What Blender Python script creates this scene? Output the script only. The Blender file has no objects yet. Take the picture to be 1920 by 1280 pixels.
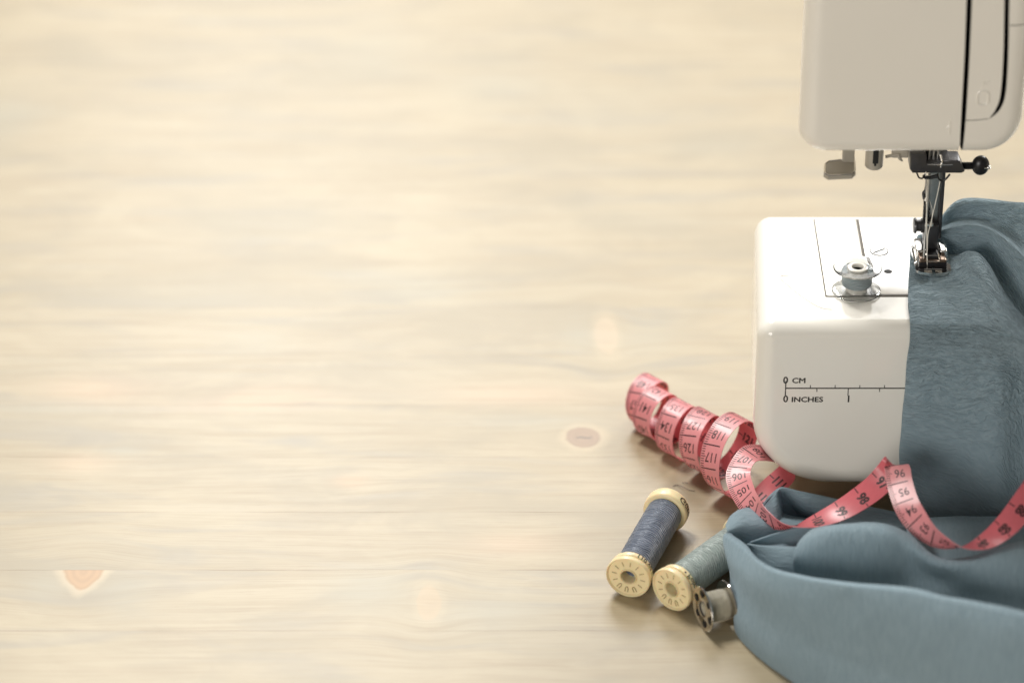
import bpy, bmesh, math
import numpy as np
from mathutils import Vector

# ------------------------------------------------------------------ camera (all lengths below are centimetres, scaled to metres)
SC = 0.01
PITCH = math.radians(31.0)
CAM = np.array([0.0, -117.5, 79.3])
FPX = 6400.0
FW = np.array([0, math.cos(PITCH), -math.sin(PITCH)])
UP = np.array([0, math.sin(PITCH), math.cos(PITCH)])
scene = bpy.context.scene
COL = scene.collection
cd = bpy.data.cameras.new('camera')
cam = bpy.data.objects.new('camera', cd)
COL.objects.link(cam)
cam.location = Vector(CAM * SC)
cam.rotation_euler = (math.pi / 2 - PITCH, 0, 0)
cd.sensor_width = 36
cd.lens = 120
cd.clip_start = 0.05
cd.clip_end = 50
cd.dof.use_dof = True
cd.dof.focus_distance = 1.395
cd.dof.aperture_fstop = 5.0
cd.dof.aperture_blades = 0
scene.camera = cam

# ------------------------------------------------------------------ world and lights
world = bpy.data.worlds.new('World')
scene.world = world
world.use_nodes = True
bg = world.node_tree.nodes['Background']
bg.inputs[0].default_value = (1.0, 0.965, 0.90, 1)
bg.inputs[1].default_value = 0.18


def area(name, loc, target, sx, sy, power, color):
    l = bpy.data.lights.new(name, 'AREA')
    l.shape = 'RECTANGLE'
    l.size, l.size_y = sx * SC, sy * SC
    l.energy = power
    l.color = color
    o = bpy.data.objects.new(name, l)
    COL.objects.link(o)
    o.location = Vector(loc) * SC
    d = Vector(target) - Vector(loc)
    o.rotation_euler = d.to_track_quat('-Z', 'Y').to_euler()
    return o


area('window_light', (12, 330, 240), (5, 10, 0), 150, 190, 42, (1.0, 0.99, 0.965))
area('window_pane', (-42, 322, 225), (-6, 10, 0), 42, 150, 26, (1.0, 0.985, 0.95))
area('side_light', (-95, 175, 330), (12, 0, 4), 95, 95, 150, (1.0, 0.975, 0.93))
area('window_right', (215, 300, 210), (12, 0, 4), 120, 110, 150, (1.0, 0.98, 0.94))
area('front_fill', (-120, -230, 80), (10, 0, 8), 130, 90, 42, (1.0, 0.955, 0.89))  # added fill to brighten the front faces, stands for no real lamp

vs = scene.view_settings
vs.view_transform = 'Standard'
vs.look = 'None'
vs.exposure = -0.10
vs.gamma = 1
vs.use_curve_mapping = False
scene.render.engine = 'CYCLES'
scene.cycles.use_denoising = True
scene.cycles.max_bounces = 12
scene.cycles.transmission_bounces = 12
scene.cycles.transparent_max_bounces = 12
scene.cycles.sample_clamp_indirect = 8


# ------------------------------------------------------------------ real-world point from a measured spot in the photograph
def W(px, py, y=None, z=None):
    u = (px - 960) / FPX
    v = (640 - py) / FPX
    d = FW + v * UP + np.array([u, 0, 0])
    t = (y - CAM[1]) / d[1] if y is not None else (z - CAM[2]) / d[2]
    return CAM + t * d


# ------------------------------------------------------------------ material helpers
class NT:
    def __init__(s, name):
        s.m = bpy.data.materials.new(name)
        s.m.use_nodes = True
        s.t = s.m.node_tree
        s.b = s.t.nodes['Principled BSDF']

    def n(s, kind, **kw):
        nd = s.t.nodes.new(kind)
        for k, v in kw.items():
            setattr(nd, k, v)
        return nd

    def put(s, sock, val):
        if isinstance(val, (int, float)):
            sock.default_value = val
        elif isinstance(val, (tuple, list)):
            sock.default_value = tuple(val) + ((1,) if len(sock.default_value) == 4 and len(val) == 3 else ())
        else:
            s.t.links.new(val, sock)

    def math(s, op, a, b=0.0, c=None, clamp=False):
        nd = s.n('ShaderNodeMath', operation=op, use_clamp=clamp)
        s.put(nd.inputs[0], a)
        s.put(nd.inputs[1], b)
        if c is not None:
            s.put(nd.inputs[2], c)
        return nd.outputs[0]

    def mix(s, f, a, b, mode='MIX'):
        nd = s.n('ShaderNodeMix', data_type='RGBA', blend_type=mode)
        s.put(nd.inputs[0], f)
        s.put(nd.inputs[6], a)
        s.put(nd.inputs[7], b)
        return nd.outputs[2]

    def noise(s, vec, scale, detail=3.0, rough=0.5, dist=0.0, color=False):
        nd = s.n('ShaderNodeTexNoise')
        if vec is not None:
            s.put(nd.inputs['Vector'], vec)
        s.put(nd.inputs['Scale'], scale)
        s.put(nd.inputs['Detail'], detail)
        s.put(nd.inputs['Roughness'], rough)
        s.put(nd.inputs['Distortion'], dist)
        return nd.outputs[1 if color else 0]

    def ramp(s, f, lo, hi):
        nd = s.n('ShaderNodeMapRange')
        nd.interpolation_type = 'SMOOTHSTEP'
        s.put(nd.inputs[0], f)
        s.put(nd.inputs[1], lo)
        s.put(nd.inputs[2], hi)
        return nd.outputs[0]

    def comb(s, x, y, z=0.0):
        nd = s.n('ShaderNodeCombineXYZ')
        for i, v in enumerate((x, y, z)):
            s.put(nd.inputs[i], v)
        return nd.outputs[0]

    def sep(s, v):
        nd = s.n('ShaderNodeSeparateXYZ')
        s.put(nd.inputs[0], v)
        return nd.outputs

    def bump(s, h, strength, dist_cm, prev=None):
        nd = s.n('ShaderNodeBump')
        s.put(nd.inputs['Height'], h)
        nd.inputs['Strength'].default_value = strength
        nd.inputs['Distance'].default_value = dist_cm * SC
        if prev is not None:
            s.put(nd.inputs['Normal'], prev)
        return nd.outputs[0]

    def pos(s):
        nd = s.n('ShaderNodeTexCoord')
        v = s.n('ShaderNodeVectorMath', operation='SCALE')
        s.t.links.new(nd.outputs['Object'], v.inputs[0])
        v.inputs['Scale'].default_value = 100
        return v.outputs[0]

    def uv(s):
        return s.n('ShaderNodeTexCoord').outputs['UV']

    def set(s, **kw):
        for k, v in kw.items():
            s.put(s.b.inputs[k.replace('_', ' ')], v)
        return s.m


def simple(name, col, rough=0.4, metal=0.0, var=0.0, scale=3.0, bumpd=0.0, bscale=40, **kw):
    t = NT(name)
    base = tuple(col)
    if var:
        f = t.noise(t.pos(), scale, 4)
        base = t.mix(f, tuple(c * (1 - var) for c in col), tuple(min(1, c * (1 + var)) for c in col))
    rr = t.math('MULTIPLY_ADD', t.noise(t.pos(), 2.0, 4), rough * 0.35, rough * 0.82)
    t.set(Base_Color=base, Roughness=rr, Metallic=metal)
    for k, v in kw.items():
        t.put(t.b.inputs[k.replace('_', ' ')], v)
    if bumpd:
        t.set(Normal=t.bump(t.noise(t.pos(), bscale, 3), 1.0, bumpd))
    return t.m


# ------------------------------------------------------------------ wood
def wood_material():
    t = NT('pale_pine')
    p = t.pos()
    X, Y, Z = t.sep(p)
    stave = 4.2
    off = 0.7
    # slow waviness of grain
    wav = t.noise(t.comb(t.math('MULTIPLY', X, 0.05), t.math('MULTIPLY', Y, 0.18)), 1.0, 2)
    Yw = t.math('MULTIPLY_ADD', wav, 1.4, Y)
    kn = [  # px, py, radius x, radius y (cm), strength, core colour, rim colour
        (157, 1071, 0.85, 1.35, 0.95, (0.50, 0.31, 0.15), 1),
        (803, 1128, 0.55, 1.3, 0.22, (0.68, 0.46, 0.27), 0),
        (1095, 820, 0.80, 0.85, 0.78, (0.33, 0.215, 0.14), 0),
        (1137, 628, 0.55, 1.8, 0.22, (0.74, 0.56, 0.40), 0),
        (655, 902, 0.7, 0.5, 0.30, (0.68, 0.44, 0.28), 0),
        (185, 730, 2.4, 1.2, 0.28, (0.70, 0.47, 0.32), 0),
        (520, 742, 2.6, 0.9, 0.26, (0.71, 0.49, 0.35), 0),
        (960, 740, 3.2, 0.9, 0.26, (0.71, 0.49, 0.35), 0),
        (960, 1020, 2.2, 0.8, 0.24, (0.71, 0.49, 0.35), 0),
        (410, 760, 2.4, 0.6, 0.16, (0.71, 0.49, 0.35), 0),
        (150, 868, 1.4, 0.7, 0.24, (0.71, 0.48, 0.32), 0),
    ]
    grey = [  # blue grey clouds in the wood
        (690, 1105, 1.8, 1.6, 0.42), (930, 1150, 2.2, 1.5, 0.36), (1085, 632, 0.9, 1.6, 0.25), (1215, 630, 1.4, 1.6, 0.25),
        (85, 1100, 1.0, 1.3, 0.30), (240, 1110, 1.2, 1.6, 0.26), (790, 545, 2.6, 1.6, 0.30), (680, 520, 2.0, 1.2, 0.2),
        (930, 160, 3.0, 3.0, 0.22), (100, 765, 3.4, 0.7, 0.34), (1150, 200, 4.0, 2.2, 0.16), (700, 100, 2.6, 3.0, 0.25),
        (10, 215, 2.0, 3.0, 0.3), (480, 640, 1.6, 1.2, 0.25), (230, 845, 1.0, 0.5, 0.35), (1000, 790, 2.6, 0.7, 0.25),
        (560, 420, 5.0, 2.0, 0.16), (1360, 270, 3.0, 2.0, 0.18), (1230, 410, 4.5, 1.5, 0.13), (340, 560, 4.0, 1.4, 0.12),
    ]

    def blob(px, py, rx, ry):
        c = W(px, py, z=0)
        dx = t.math('DIVIDE', t.math('SUBTRACT', X, float(c[0])), rx)
        dy = t.math('DIVIDE', t.math('SUBTRACT', Y, float(c[1])), ry)
        d2 = t.math('ADD', t.math('MULTIPLY', dx, dx), t.math('MULTIPLY', dy, dy))
        return dx, dy, d2, c

    kdata = []
    for (px, py, rx, ry, st, colr, half) in kn[:5]:
        dx, dy, d2, c = blob(px, py, rx * 2.6, ry * 1.9)
        e = t.math('POWER', 2.718, t.math('MULTIPLY', d2, -1.0))
        Yw = t.math('MULTIPLY_ADD', t.math('MULTIPLY', e, dy), -ry * 1.1, Yw)
    # staves: random per stave offset
    sid = t.math('FLOOR', t.math('DIVIDE', t.math('SUBTRACT', Y, off), stave))
    wn = t.n('ShaderNodeTexWhiteNoise', noise_dimensions='1D')
    t.put(wn.inputs['W'], sid)
    rnd = wn.outputs['Value']
    Xs = t.math('MULTIPLY_ADD', rnd, 60.0, X)
    broad = t.noise(t.comb(t.math('MULTIPLY', Xs, 0.10), t.math('MULTIPLY', Yw, 0.45), rnd), 1.0, 4, 0.6, 0.3)
    mid = t.noise(t.comb(t.math('MULTIPLY', Xs, 0.11), t.math('MULTIPLY', Yw, 2.1)), 1.0, 4, 0.6)
    fine = t.noise(t.comb(t.math('MULTIPLY', Xs, 0.22), t.math('MULTIPLY', Yw, 13.0)), 1.0, 3, 0.6)
    blue = t.noise(t.comb(t.math('MULTIPLY', Xs, 0.11), t.math('MULTIPLY', Yw, 0.5), 7.0), 1.0, 3, 0.55, 0.6)
    c = t.mix(t.ramp(broad, 0.30, 0.70), (0.449, 0.386, 0.264), (0.398, 0.338, 0.224))
    c = t.mix(t.math('MULTIPLY', rnd, 0.4), c, (0.449, 0.383, 0.268))
    c = t.mix(t.math('MULTIPLY', t.ramp(mid, 0.42, 0.74), 0.50), c, (0.341, 0.271, 0.175))
    c = t.mix(t.math('MULTIPLY', t.ramp(fine, 0.48, 0.76), 0.50), c, (0.300, 0.230, 0.142))
    c = t.mix(t.math('MULTIPLY', t.ramp(fine, 0.50, 0.15), 0.20), c, (0.518, 0.459, 0.330))
    c = t.mix(t.math('MULTIPLY', t.ramp(blue, 0.48, 0.74), 0.75), c, (0.310, 0.285, 0.228))
    mot = t.noise(t.comb(t.math('MULTIPLY', X, 0.13), t.math('MULTIPLY', Yw, 0.22), 11.0), 1.0, 4, 0.6, 0.5)
    c = t.mix(t.math('MULTIPLY', t.ramp(mot, 0.46, 0.68), 0.65), c, (0.335, 0.291, 0.202))
    c = t.mix(t.math('MULTIPLY', t.ramp(mot, 0.48, 0.28), 0.35), c, (0.527, 0.459, 0.322))
    pore = t.noise(t.comb(t.math('MULTIPLY', X, 0.8), t.math('MULTIPLY', Yw, 24.0), 5.0), 1.0, 1)
    c = t.mix(t.math('MULTIPLY', t.ramp(pore, 0.66, 0.76), 0.40), c, (0.264, 0.192, 0.113))
    for (px, py, rx, ry, st) in grey:
        dx, dy, d2, _ = blob(px, py, rx, ry)
        d2 = t.math('MULTIPLY_ADD', t.math('SUBTRACT', mid, 0.5), 1.2, d2)
        e = t.math('POWER', 2.718, t.math('MULTIPLY', d2, -1.0))
        c = t.mix(t.math('MULTIPLY', e, st * 1.5), c, (0.385, 0.37, 0.30))
    for i, (px, py, rx, ry, st, colr, half) in enumerate(kn):
        dx, dy, d2, cc = blob(px, py, rx, ry)
        if i >= 4:
            e = t.math('POWER', 2.718, t.math('MULTIPLY', d2, -1.0))
            c = t.mix(t.math('MULTIPLY', e, st), c, colr)
            continue
        irr = t.noise(t.comb(t.math('MULTIPLY', X, 0.9), t.math('MULTIPLY', Y, 0.7), float(i)), 1.0, 3)
        d2 = t.math('MULTIPLY', d2, t.math('MULTIPLY_ADD', irr, 1.5, 0.3))
        if half:
            tp = t.math('ADD', 1.0, t.math('MULTIPLY', dy, 0.42))
            d2 = t.math('ADD', t.math('POWER', t.math('ABSOLUTE', t.math('DIVIDE', dx, tp)), 2.0), t.math('MULTIPLY', dy, dy))
            d2 = t.math('MULTIPLY', d2, t.math('MULTIPLY_ADD', irr, 1.2, 0.4))
        halo = t.ramp(d2, 2.6, 0.9)
        core = t.ramp(d2, 1.10, 0.70)
        if half:
            below = t.math('LESS_THAN', Y, -3.5)
            core = t.math('MULTIPLY', core, below)
            halo = t.math('MULTIPLY', halo, below)
        rings = t.math('SINE', t.math('MULTIPLY', t.math('SQRT', d2), 16.0))
        kc = t.mix(t.math('MULTIPLY_ADD', rings, 0.10 if st > 0.5 else 0.02, 0.22), colr, tuple(x * 0.5 for x in colr))
        c = t.mix(t.math('MULTIPLY', halo, (0.35 if half else 0.2) if st > 0.5 else 0.1), c, (0.74, 0.60, 0.41))
        c = t.mix(t.math('MULTIPLY', core, st), c, kc)
        if i == 2:  # dark crack in the round knot
            a = t.math('LESS_THAN', t.math('ABSOLUTE', t.math('ADD', dy, t.math('MULTIPLY', t.math('SINE', t.math('MULTIPLY', dx, 9.0)), 0.04))), 0.075)
            b = t.math('LESS_THAN', t.math('ABSOLUTE', t.math('SUBTRACT', dx, 0.0)), 0.42)
            c = t.mix(t.math('MULTIPLY', t.math('MULTIPLY', a, b), 0.75), c, (0.10, 0.08, 0.06))
    # glue seams
    fr = t.math('FRACT', t.math('DIVIDE', t.math('SUBTRACT', Y, off), stave))
    dist = t.math('MULTIPLY', t.math('MINIMUM', fr, t.math('SUBTRACT', 1.0, fr)), stave)
    seam = t.ramp(dist, 0.035, 0.008)
    seamv = t.noise(t.comb(t.math('MULTIPLY', X, 0.12), sid), 1.0, 2)
    seam = t.math('MULTIPLY', seam, t.ramp(seamv, 0.38, 0.62))
    c = t.mix(t.math('MULTIPLY', seam, 1.0), c, (0.26, 0.19, 0.12))
    # tiny specks
    spk = t.noise(t.comb(t.math('MULTIPLY', X, 1.6), t.math('MULTIPLY', Y, 4.5), 3.0), 1.0, 1)
    c = t.mix(t.math('MULTIPLY', t.ramp(spk, 0.80, 0.86), 0.35), c, (0.30, 0.22, 0.14))
    c = t.mix(1.0, c, (0.82, 0.785, 0.735), 'MULTIPLY')
    rough = t.math('MULTIPLY_ADD', mid, 0.12, 0.33)
    h = t.math('MULTIPLY_ADD', fine, 0.6, t.math('MULTIPLY', mid, 0.4))
    h = t.math('SUBTRACT', h, t.math('MULTIPLY', seam, 0.8))
    t.set(Base_Color=c, Roughness=rough, Normal=t.bump(h, 0.5, 0.012))
    t.b.inputs['Specular IOR Level'].default_value = 0.5
    t.b.inputs['Coat Weight'].default_value = 0.12
    t.b.inputs['Coat Roughness'].default_value = 0.35
    return t.m


def fabric_material():
    t = NT('blue_crepe')
    uv = t.uv()
    U, V, _ = t.sep(uv)
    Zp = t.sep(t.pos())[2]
    warp = t.noise(uv, 0.9, 3)
    V2 = t.math('MULTIPLY_ADD', warp, 0.6, V)
    heap = t.math('GREATER_THAN', V, 100.0)
    V2 = t.math('MULTIPLY_ADD', t.math('MULTIPLY', U, t.math('MULTIPLY', t.ramp(Zp, 8.0, 2.0), t.math('SUBTRACT', 1.0, heap))), 0.55, V2)
    a = t.noise(t.comb(t.math('MULTIPLY', U, 1.9), t.math('MULTIPLY', V2, 9.5)), 1.0, 2, 0.5, 0.25)
    b = t.noise(t.comb(t.math('MULTIPLY', U, 3.6), t.math('MULTIPLY', V2, 17.0), 4.0), 1.0, 2, 0.5, 0.3)
    w = t.noise(uv, 38.0, 2)
    rip = t.math('SINE', t.math('MULTIPLY_ADD', t.noise(t.comb(t.math('MULTIPLY', U, 0.9), t.math('MULTIPLY', V, 1.6), 2.0), 1.0, 2), 26.0, t.math('MULTIPLY', V2, 44.0)))
    rip = t.math('MULTIPLY', rip, t.math('MULTIPLY', t.noise(uv, 1.7, 2), t.math('SUBTRACT', 1.0, heap)))
    h = t.math('MULTIPLY_ADD', b, 0.35, t.math('MULTIPLY', a, 0.8))
    h = t.math('MULTIPLY_ADD', rip, 0.20, h)
    amt = t.math('MULTIPLY', t.math('MULTIPLY_ADD', t.noise(uv, 0.45, 2), 1.0, 0.45), t.math('MULTIPLY_ADD', t.math('SUBTRACT', 1.0, heap), t.math('MULTIPLY_ADD', t.ramp(Zp, 4.0, 9.6), 0.80, 0.0), 0.30))
    h = t.math('MULTIPLY', h, amt)
    nrm = t.bump(h, 1.0, 0.20)
    nrm = t.bump(w, 0.8, 0.018, nrm)
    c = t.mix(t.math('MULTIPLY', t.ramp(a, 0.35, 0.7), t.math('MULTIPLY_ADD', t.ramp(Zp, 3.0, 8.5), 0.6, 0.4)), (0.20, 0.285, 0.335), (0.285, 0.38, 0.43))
    c = t.mix(t.math('MULTIPLY', w, 0.35), c, (0.31, 0.41, 0.45))
    c = t.mix(1.0, c, (1.16, 1.13, 1.13), 'MULTIPLY')
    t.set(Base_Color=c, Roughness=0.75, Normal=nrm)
    t.b.inputs['Sheen Weight'].default_value = 0.5
    t.b.inputs['Sheen Roughness'].default_value = 0.35
    t.b.inputs['Sheen Tint'].default_value = (0.75, 0.90, 1.0, 1)
    t.b.inputs['Specular IOR Level'].default_value = 0.35
    tr = t.n('ShaderNodeBsdfTranslucent')
    t.put(tr.inputs[0], c)
    t.put(tr.inputs[1], nrm)
    mx = t.n('ShaderNodeMixShader')
    mx.inputs[0].default_value = 0.24
    t.t.links.new(t.b.outputs[0], mx.inputs[1])
    t.t.links.new(tr.outputs[0], mx.inputs[2])
    t.t.links.new(mx.outputs[0], t.t.nodes['Material Output'].inputs[0])
    return t.m


def thread_material(name, c1, c2, pitch=0.045, axis_uv=True):
    t = NT(name)
    uv = t.uv()
    U, V, _ = t.sep(uv)
    wob = t.math('MULTIPLY_ADD', t.noise(t.comb(U, t.math('MULTIPLY', V, 1.0)), 1.2, 2), 0.35, V)
    ph = t.math('MULTIPLY', t.math('ADD', wob, t.math('MULTIPLY', U, pitch)), 2 * math.pi / pitch)
    s = t.math('MULTIPLY_ADD', t.math('SINE', ph), 0.5, 0.5)
    fib = t.noise(t.comb(t.math('MULTIPLY', U, 12.0), t.math('MULTIPLY', V, 60.0)), 1.0, 2)
    lay = t.noise(t.comb(t.math('MULTIPLY', U, 0.4), t.math('MULTIPLY', t.math('MULTIPLY_ADD', U, 0.05, wob), 9.0)), 1.0, 2, 0.6)
    c = t.mix(t.math('MULTIPLY_ADD', s, 0.6, t.math('MULTIPLY', fib, 0.3)), c1, c2)
    c = t.mix(t.math('MULTIPLY', t.ramp(lay, 0.46, 0.60), 0.6), c, c1)
    h = t.math('ADD', s, t.math('MULTIPLY', lay, 2.2))
    t.set(Base_Color=c, Roughness=0.42, Normal=t.bump(h, 1.0, 0.04))
    t.b.inputs['Sheen Weight'].default_value = 0.3
    return t.m


def tape_material(name, col, dark):
    t = NT(name)
    uv = t.uv()
    U, V, _ = t.sep(uv)
    weave = t.noise(t.comb(t.math('MULTIPLY', U, 14.0), t.math('MULTIPLY', V, 3.0)), 1.0, 2)
    c = t.mix(t.math('MULTIPLY', t.ramp(weave, 0.35, 0.7), 0.35), col, dark)
    t.set(Base_Color=c, Roughness=0.36, Normal=t.bump(weave, 0.4, 0.008))
    t.b.inputs['Coat Weight'].default_value = 0.3
    t.b.inputs['Coat Roughness'].default_value = 0.25
    tr = t.n('ShaderNodeBsdfTranslucent')
    t.put(tr.inputs[0], c)
    mx = t.n('ShaderNodeMixShader')
    mx.inputs[0].default_value = 0.38
    t.t.links.new(t.b.outputs[0], mx.inputs[1])
    t.t.links.new(tr.outputs[0], mx.inputs[2])
    t.t.links.new(mx.outputs[0], t.t.nodes['Material Output'].inputs[0])
    return t.m


M = {}
M['wood'] = wood_material()
M['fabric'] = fabric_material()
M['plastic'] = simple('cream_white_plastic', (0.83, 0.795, 0.725), 0.22, var=0.02, scale=0.3, bumpd=0.0006, bscale=14)
M['plastic_bed'] = simple('glossy_white_plastic', (0.84, 0.815, 0.75), 0.10, var=0.015, scale=0.3)
M['cover'] = simple('translucent_cover_plastic', (0.82, 0.80, 0.745), 0.2, var=0.02)
M['plate'] = simple('polished_steel_plate', (0.86, 0.85, 0.83), 0.16, metal=0.25, var=0.02)
M['groove'] = simple('dark_groove', (0.10, 0.085, 0.065), 0.6)
M['slot'] = simple('slot_shade_black', (0.006, 0.006, 0.006), 0.7)  # black colour stands in for the shade inside slots and holes
M['ink'] = simple('black_ink', (0.03, 0.026, 0.022), 0.5)
M['chrome'] = simple('chrome', (0.82, 0.80, 0.77), 0.10, metal=1.0, var=0.05)
M['bobbinsteel'] = simple('bobbin_steel', (0.62, 0.59, 0.55), 0.12, metal=1.0, var=0.12)
M['steel'] = simple('brushed_steel', (0.46, 0.46, 0.45), 0.30, metal=1.0, var=0.15, scale=6)
M['darksteel'] = simple('dark_burnished_steel', (0.075, 0.075, 0.08), 0.32, metal=0.7, var=0.2, scale=5)
M['blackmetal'] = simple('black_oxide_metal', (0.012, 0.012, 0.014), 0.35, metal=0.3, var=0.2)
M['bronze'] = simple('tinted_steel', (0.30, 0.22, 0.17), 0.25, metal=1.0, var=0.15)
M['greyplastic'] = simple('grey_beige_plastic', (0.36, 0.33, 0.28), 0.35, var=0.05)
M['spool'] = simple('cream_spool_plastic', (0.82, 0.69, 0.42), 0.30, var=0.05, scale=1.5, Subsurface_Weight=0.25, Subsurface_Scale=0.002)
M['spoolmark'] = simple('spool_moulded_mark', (0.36, 0.26, 0.12), 0.5)
M['navy'] = thread_material('slate_blue_thread', (0.05, 0.07, 0.115), (0.23, 0.27, 0.35), 0.12)
M['teal'] = thread_material('sea_green_thread', (0.22, 0.28, 0.265), (0.46, 0.53, 0.50), 0.12)
M['greythread'] = thread_material('grey_blue_thread', (0.15, 0.21, 0.235), (0.36, 0.43, 0.45), 0.06)
M['creamthread'] = thread_material('cream_thread', (0.42, 0.38, 0.27), (0.66, 0.61, 0.47))
M['whitethread'] = simple('white_thread', (0.72, 0.69, 0.62), 0.5)
M['darkthread'] = simple('dark_thread', (0.05, 0.04, 0.04), 0.6)
M['tapef'] = tape_material('pink_tape_front', (0.88, 0.39, 0.405), (0.78, 0.30, 0.325))
M['tapeb'] = tape_material('pink_tape_reverse', (0.80, 0.205, 0.235), (0.70, 0.165, 0.20))
M['tapeink'] = simple('tape_ink', (0.035, 0.012, 0.014), 0.5)
t = NT('clear_plastic')
t.set(Base_Color=(0.97, 0.98, 0.98), Roughness=t.math('MULTIPLY_ADD', t.noise(t.pos(), 3.0), 0.03, 0.01), IOR=1.33)
t.b.inputs['Transmission Weight'].default_value = 1.0
M['clear'] = t.m

# ------------------------------------------------------------------ object helpers
BASE = {}


def tag(o, label=None, cat=None, group=None, kind=None):
    if label: o['label'] = label
    if cat: o['category'] = cat
    if group: o['group'] = group
    if kind: o['kind'] = kind
    return o


def thing(name, label, cat, loc, group=None):
    o = bpy.data.objects.new(name, None)
    o.empty_display_size = 0.02
    COL.objects.link(o)
    o.location = Vector(loc) * SC
    BASE[o.name] = np.array(loc, float)
    return tag(o, label, cat, group)


class MB:
    def __init__(s):
        s.v, s.f, s.mi, s.uv = [], [], [], []

    def add(s, verts, faces, mi=0, uvs=None):
        k = len(s.v)
        s.v += [tuple(map(float, p)) for p in verts]
        s.f += [tuple(i + k for i in f) for f in faces]
        s.mi += [mi] * len(faces)
        if uvs is None:
            uvs = [(0, 0)] * len(verts)
        s.uv += [tuple(map(float, q)) for q in uvs]
        return s

    def box(s, a, b, mi=0):
        x0, y0, z0 = a
        x1, y1, z1 = b
        v = [(x, y, z) for z in (z0, z1) for y in (y0, y1) for x in (x0, x1)]
        return s.add(v, [(0, 2, 3, 1), (4, 5, 7, 6), (0, 1, 5, 4), (1, 3, 7, 5), (3, 2, 6, 7), (2, 0, 4, 6)], mi)

    def rbox(s, a, b, r, seg=3, mi=0, axis='y'):
        """box with all its edges rounded: rounded outline, extruded with a rounded rim"""
        ax = {'y': (0, 2, 1), 'x': (1, 2, 0), 'z': (0, 1, 2)}[axis]
        r = min(r, 0.49 * min(b[i] - a[i] for i in range(3)))
        out = rrect(a[ax[0]], a[ax[1]], b[ax[0]], b[ax[1]], r * 1.02, seg + 1)
        return s.rex(out, a[ax[2]], b[ax[2]], r, seg, ax, mi)

    def rex(s, outline, h0, h1, r, seg=4, ax=(0, 2, 1), mi=0, r1=None, taper=0.0):
        o = np.array(outline, float)
        n = len(o)
        e1 = o - np.roll(o, 1, 0)
        e2 = np.roll(o, -1, 0) - o
        n1 = np.stack([e1[:, 1], -e1[:, 0]], 1) / np.maximum(1e-9, np.hypot(e1[:, 0], e1[:, 1]))[:, None]
        n2 = np.stack([e2[:, 1], -e2[:, 0]], 1) / np.maximum(1e-9, np.hypot(e2[:, 0], e2[:, 1]))[:, None]
        nn = n1 + n2
        nn /= np.maximum(1e-9, (nn * nn).sum(1) / 2)[:, None]
        area2 = (o[:, 0] * np.roll(o[:, 1], -1) - np.roll(o[:, 0], -1) * o[:, 1]).sum()
        if area2 < 0:
            nn = -nn
        r1 = r if r1 is None else r1
        rings = []
        for k in range(seg + 1):
            a = math.pi / 2 * k / seg
            rings.append((r * (1 - math.sin(a)), h0 + r * (1 - math.cos(a)), 0 * r))
        for k in range(seg + 1):
            a = math.pi / 2 * (1 - k / seg)
            rings.append((r1 * (1 - math.sin(a)) + taper * (h1 - h0), h1 - r1 * (1 - math.cos(a)), 0 * r))
        V = []
        for ins, h, _z in rings:
            ins = ins + _z
            h = h + _z
            q = o - nn * (ins[:, None] if hasattr(ins, '__len__') else ins)
            for i_, (a_, b_) in enumerate(q):
                p = [0, 0, 0]
                p[ax[0]], p[ax[1]], p[ax[2]] = a_, b_, (h[i_] if hasattr(h, '__len__') else h)
                V.append(p)
        F = []
        for k in range(len(rings) - 1):
            for i in range(n):
                j = (i + 1) % n
                F.append((k * n + i, k * n + j, (k + 1) * n + j, (k + 1) * n + i))
        F.append(tuple(range(n)))
        F.append(tuple(range((len(rings) - 1) * n, len(rings) * n))[::-1])
        return s.add(V, F, mi)

    def lathe(s, prof, org, axis, seg=48, mi=0, noise=0.0, closed=False):
        a = np.array(axis, float)
        a /= np.linalg.norm(a)
        h = np.array([0, 0, 1.0]) if abs(a[2]) < 0.9 else np.array([1.0, 0, 0])
        e1 = np.cross(h, a); e1 /= np.linalg.norm(e1)
        e2 = np.cross(a, e1)
        org = np.array(org, float)
        V, U = [], []
        for (r, z) in prof:
            for i in range(seg):
                th = 2 * math.pi * i / seg + (math.pi if abs(a[2]) > .9 else -math.pi / 2)
                V.append(org + a * z + r * (math.cos(th) * e1 + math.sin(th) * e2))
                U.append((th, z))
        F = []
        n = len(prof)
        for k in range(n if closed else n - 1):
            k2 = (k + 1) % n
            for i in range(seg):
                j = (i + 1) % seg
                F.append((k * seg + i, k * seg + j, k2 * seg + j, k2 * seg + i))
        if not closed:
            if prof[0][0] > 1e-6: F.append(tuple(range(seg))[::-1])
            if prof[-1][0] > 1e-6: F.append(tuple(range((n - 1) * seg, n * seg)))
        return s.add(V, F, mi, U)

    def tube(s, pts, r, seg=8, mi=0, smooth=6):
        P = crs(np.array(pts, float), smooth) if smooth and len(pts) > 2 else np.array(pts, float)
        n = len(P)
        rr = r if hasattr(r, '__len__') else [r] * n
        if len(rr) != n:
            rr = np.interp(np.linspace(0, 1, n), np.linspace(0, 1, len(rr)), rr)
        T = np.gradient(P, axis=0)
        T /= np.linalg.norm(T, axis=1)[:, None] + 1e-12
        nrm = np.cross(T[0], (0, 0, 1) if abs(T[0][2]) < 0.9 else (1, 0, 0))
        V = []
        for i in range(n):
            nrm = nrm - T[i] * nrm.dot(T[i])
            nrm /= np.linalg.norm(nrm) + 1e-12
            b = np.cross(T[i], nrm)
            for k in range(seg):
                a = 2 * math.pi * k / seg
                V.append(P[i] + rr[i] * (math.cos(a) * nrm + math.sin(a) * b))
        F = [(i * seg + k, i * seg + (k + 1) % seg, (i + 1) * seg + (k + 1) % seg, (i + 1) * seg + k) for i in range(n - 1) for k in range(seg)]
        F += [tuple(range(seg))[::-1], tuple(range((n - 1) * seg, n * seg))]
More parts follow.
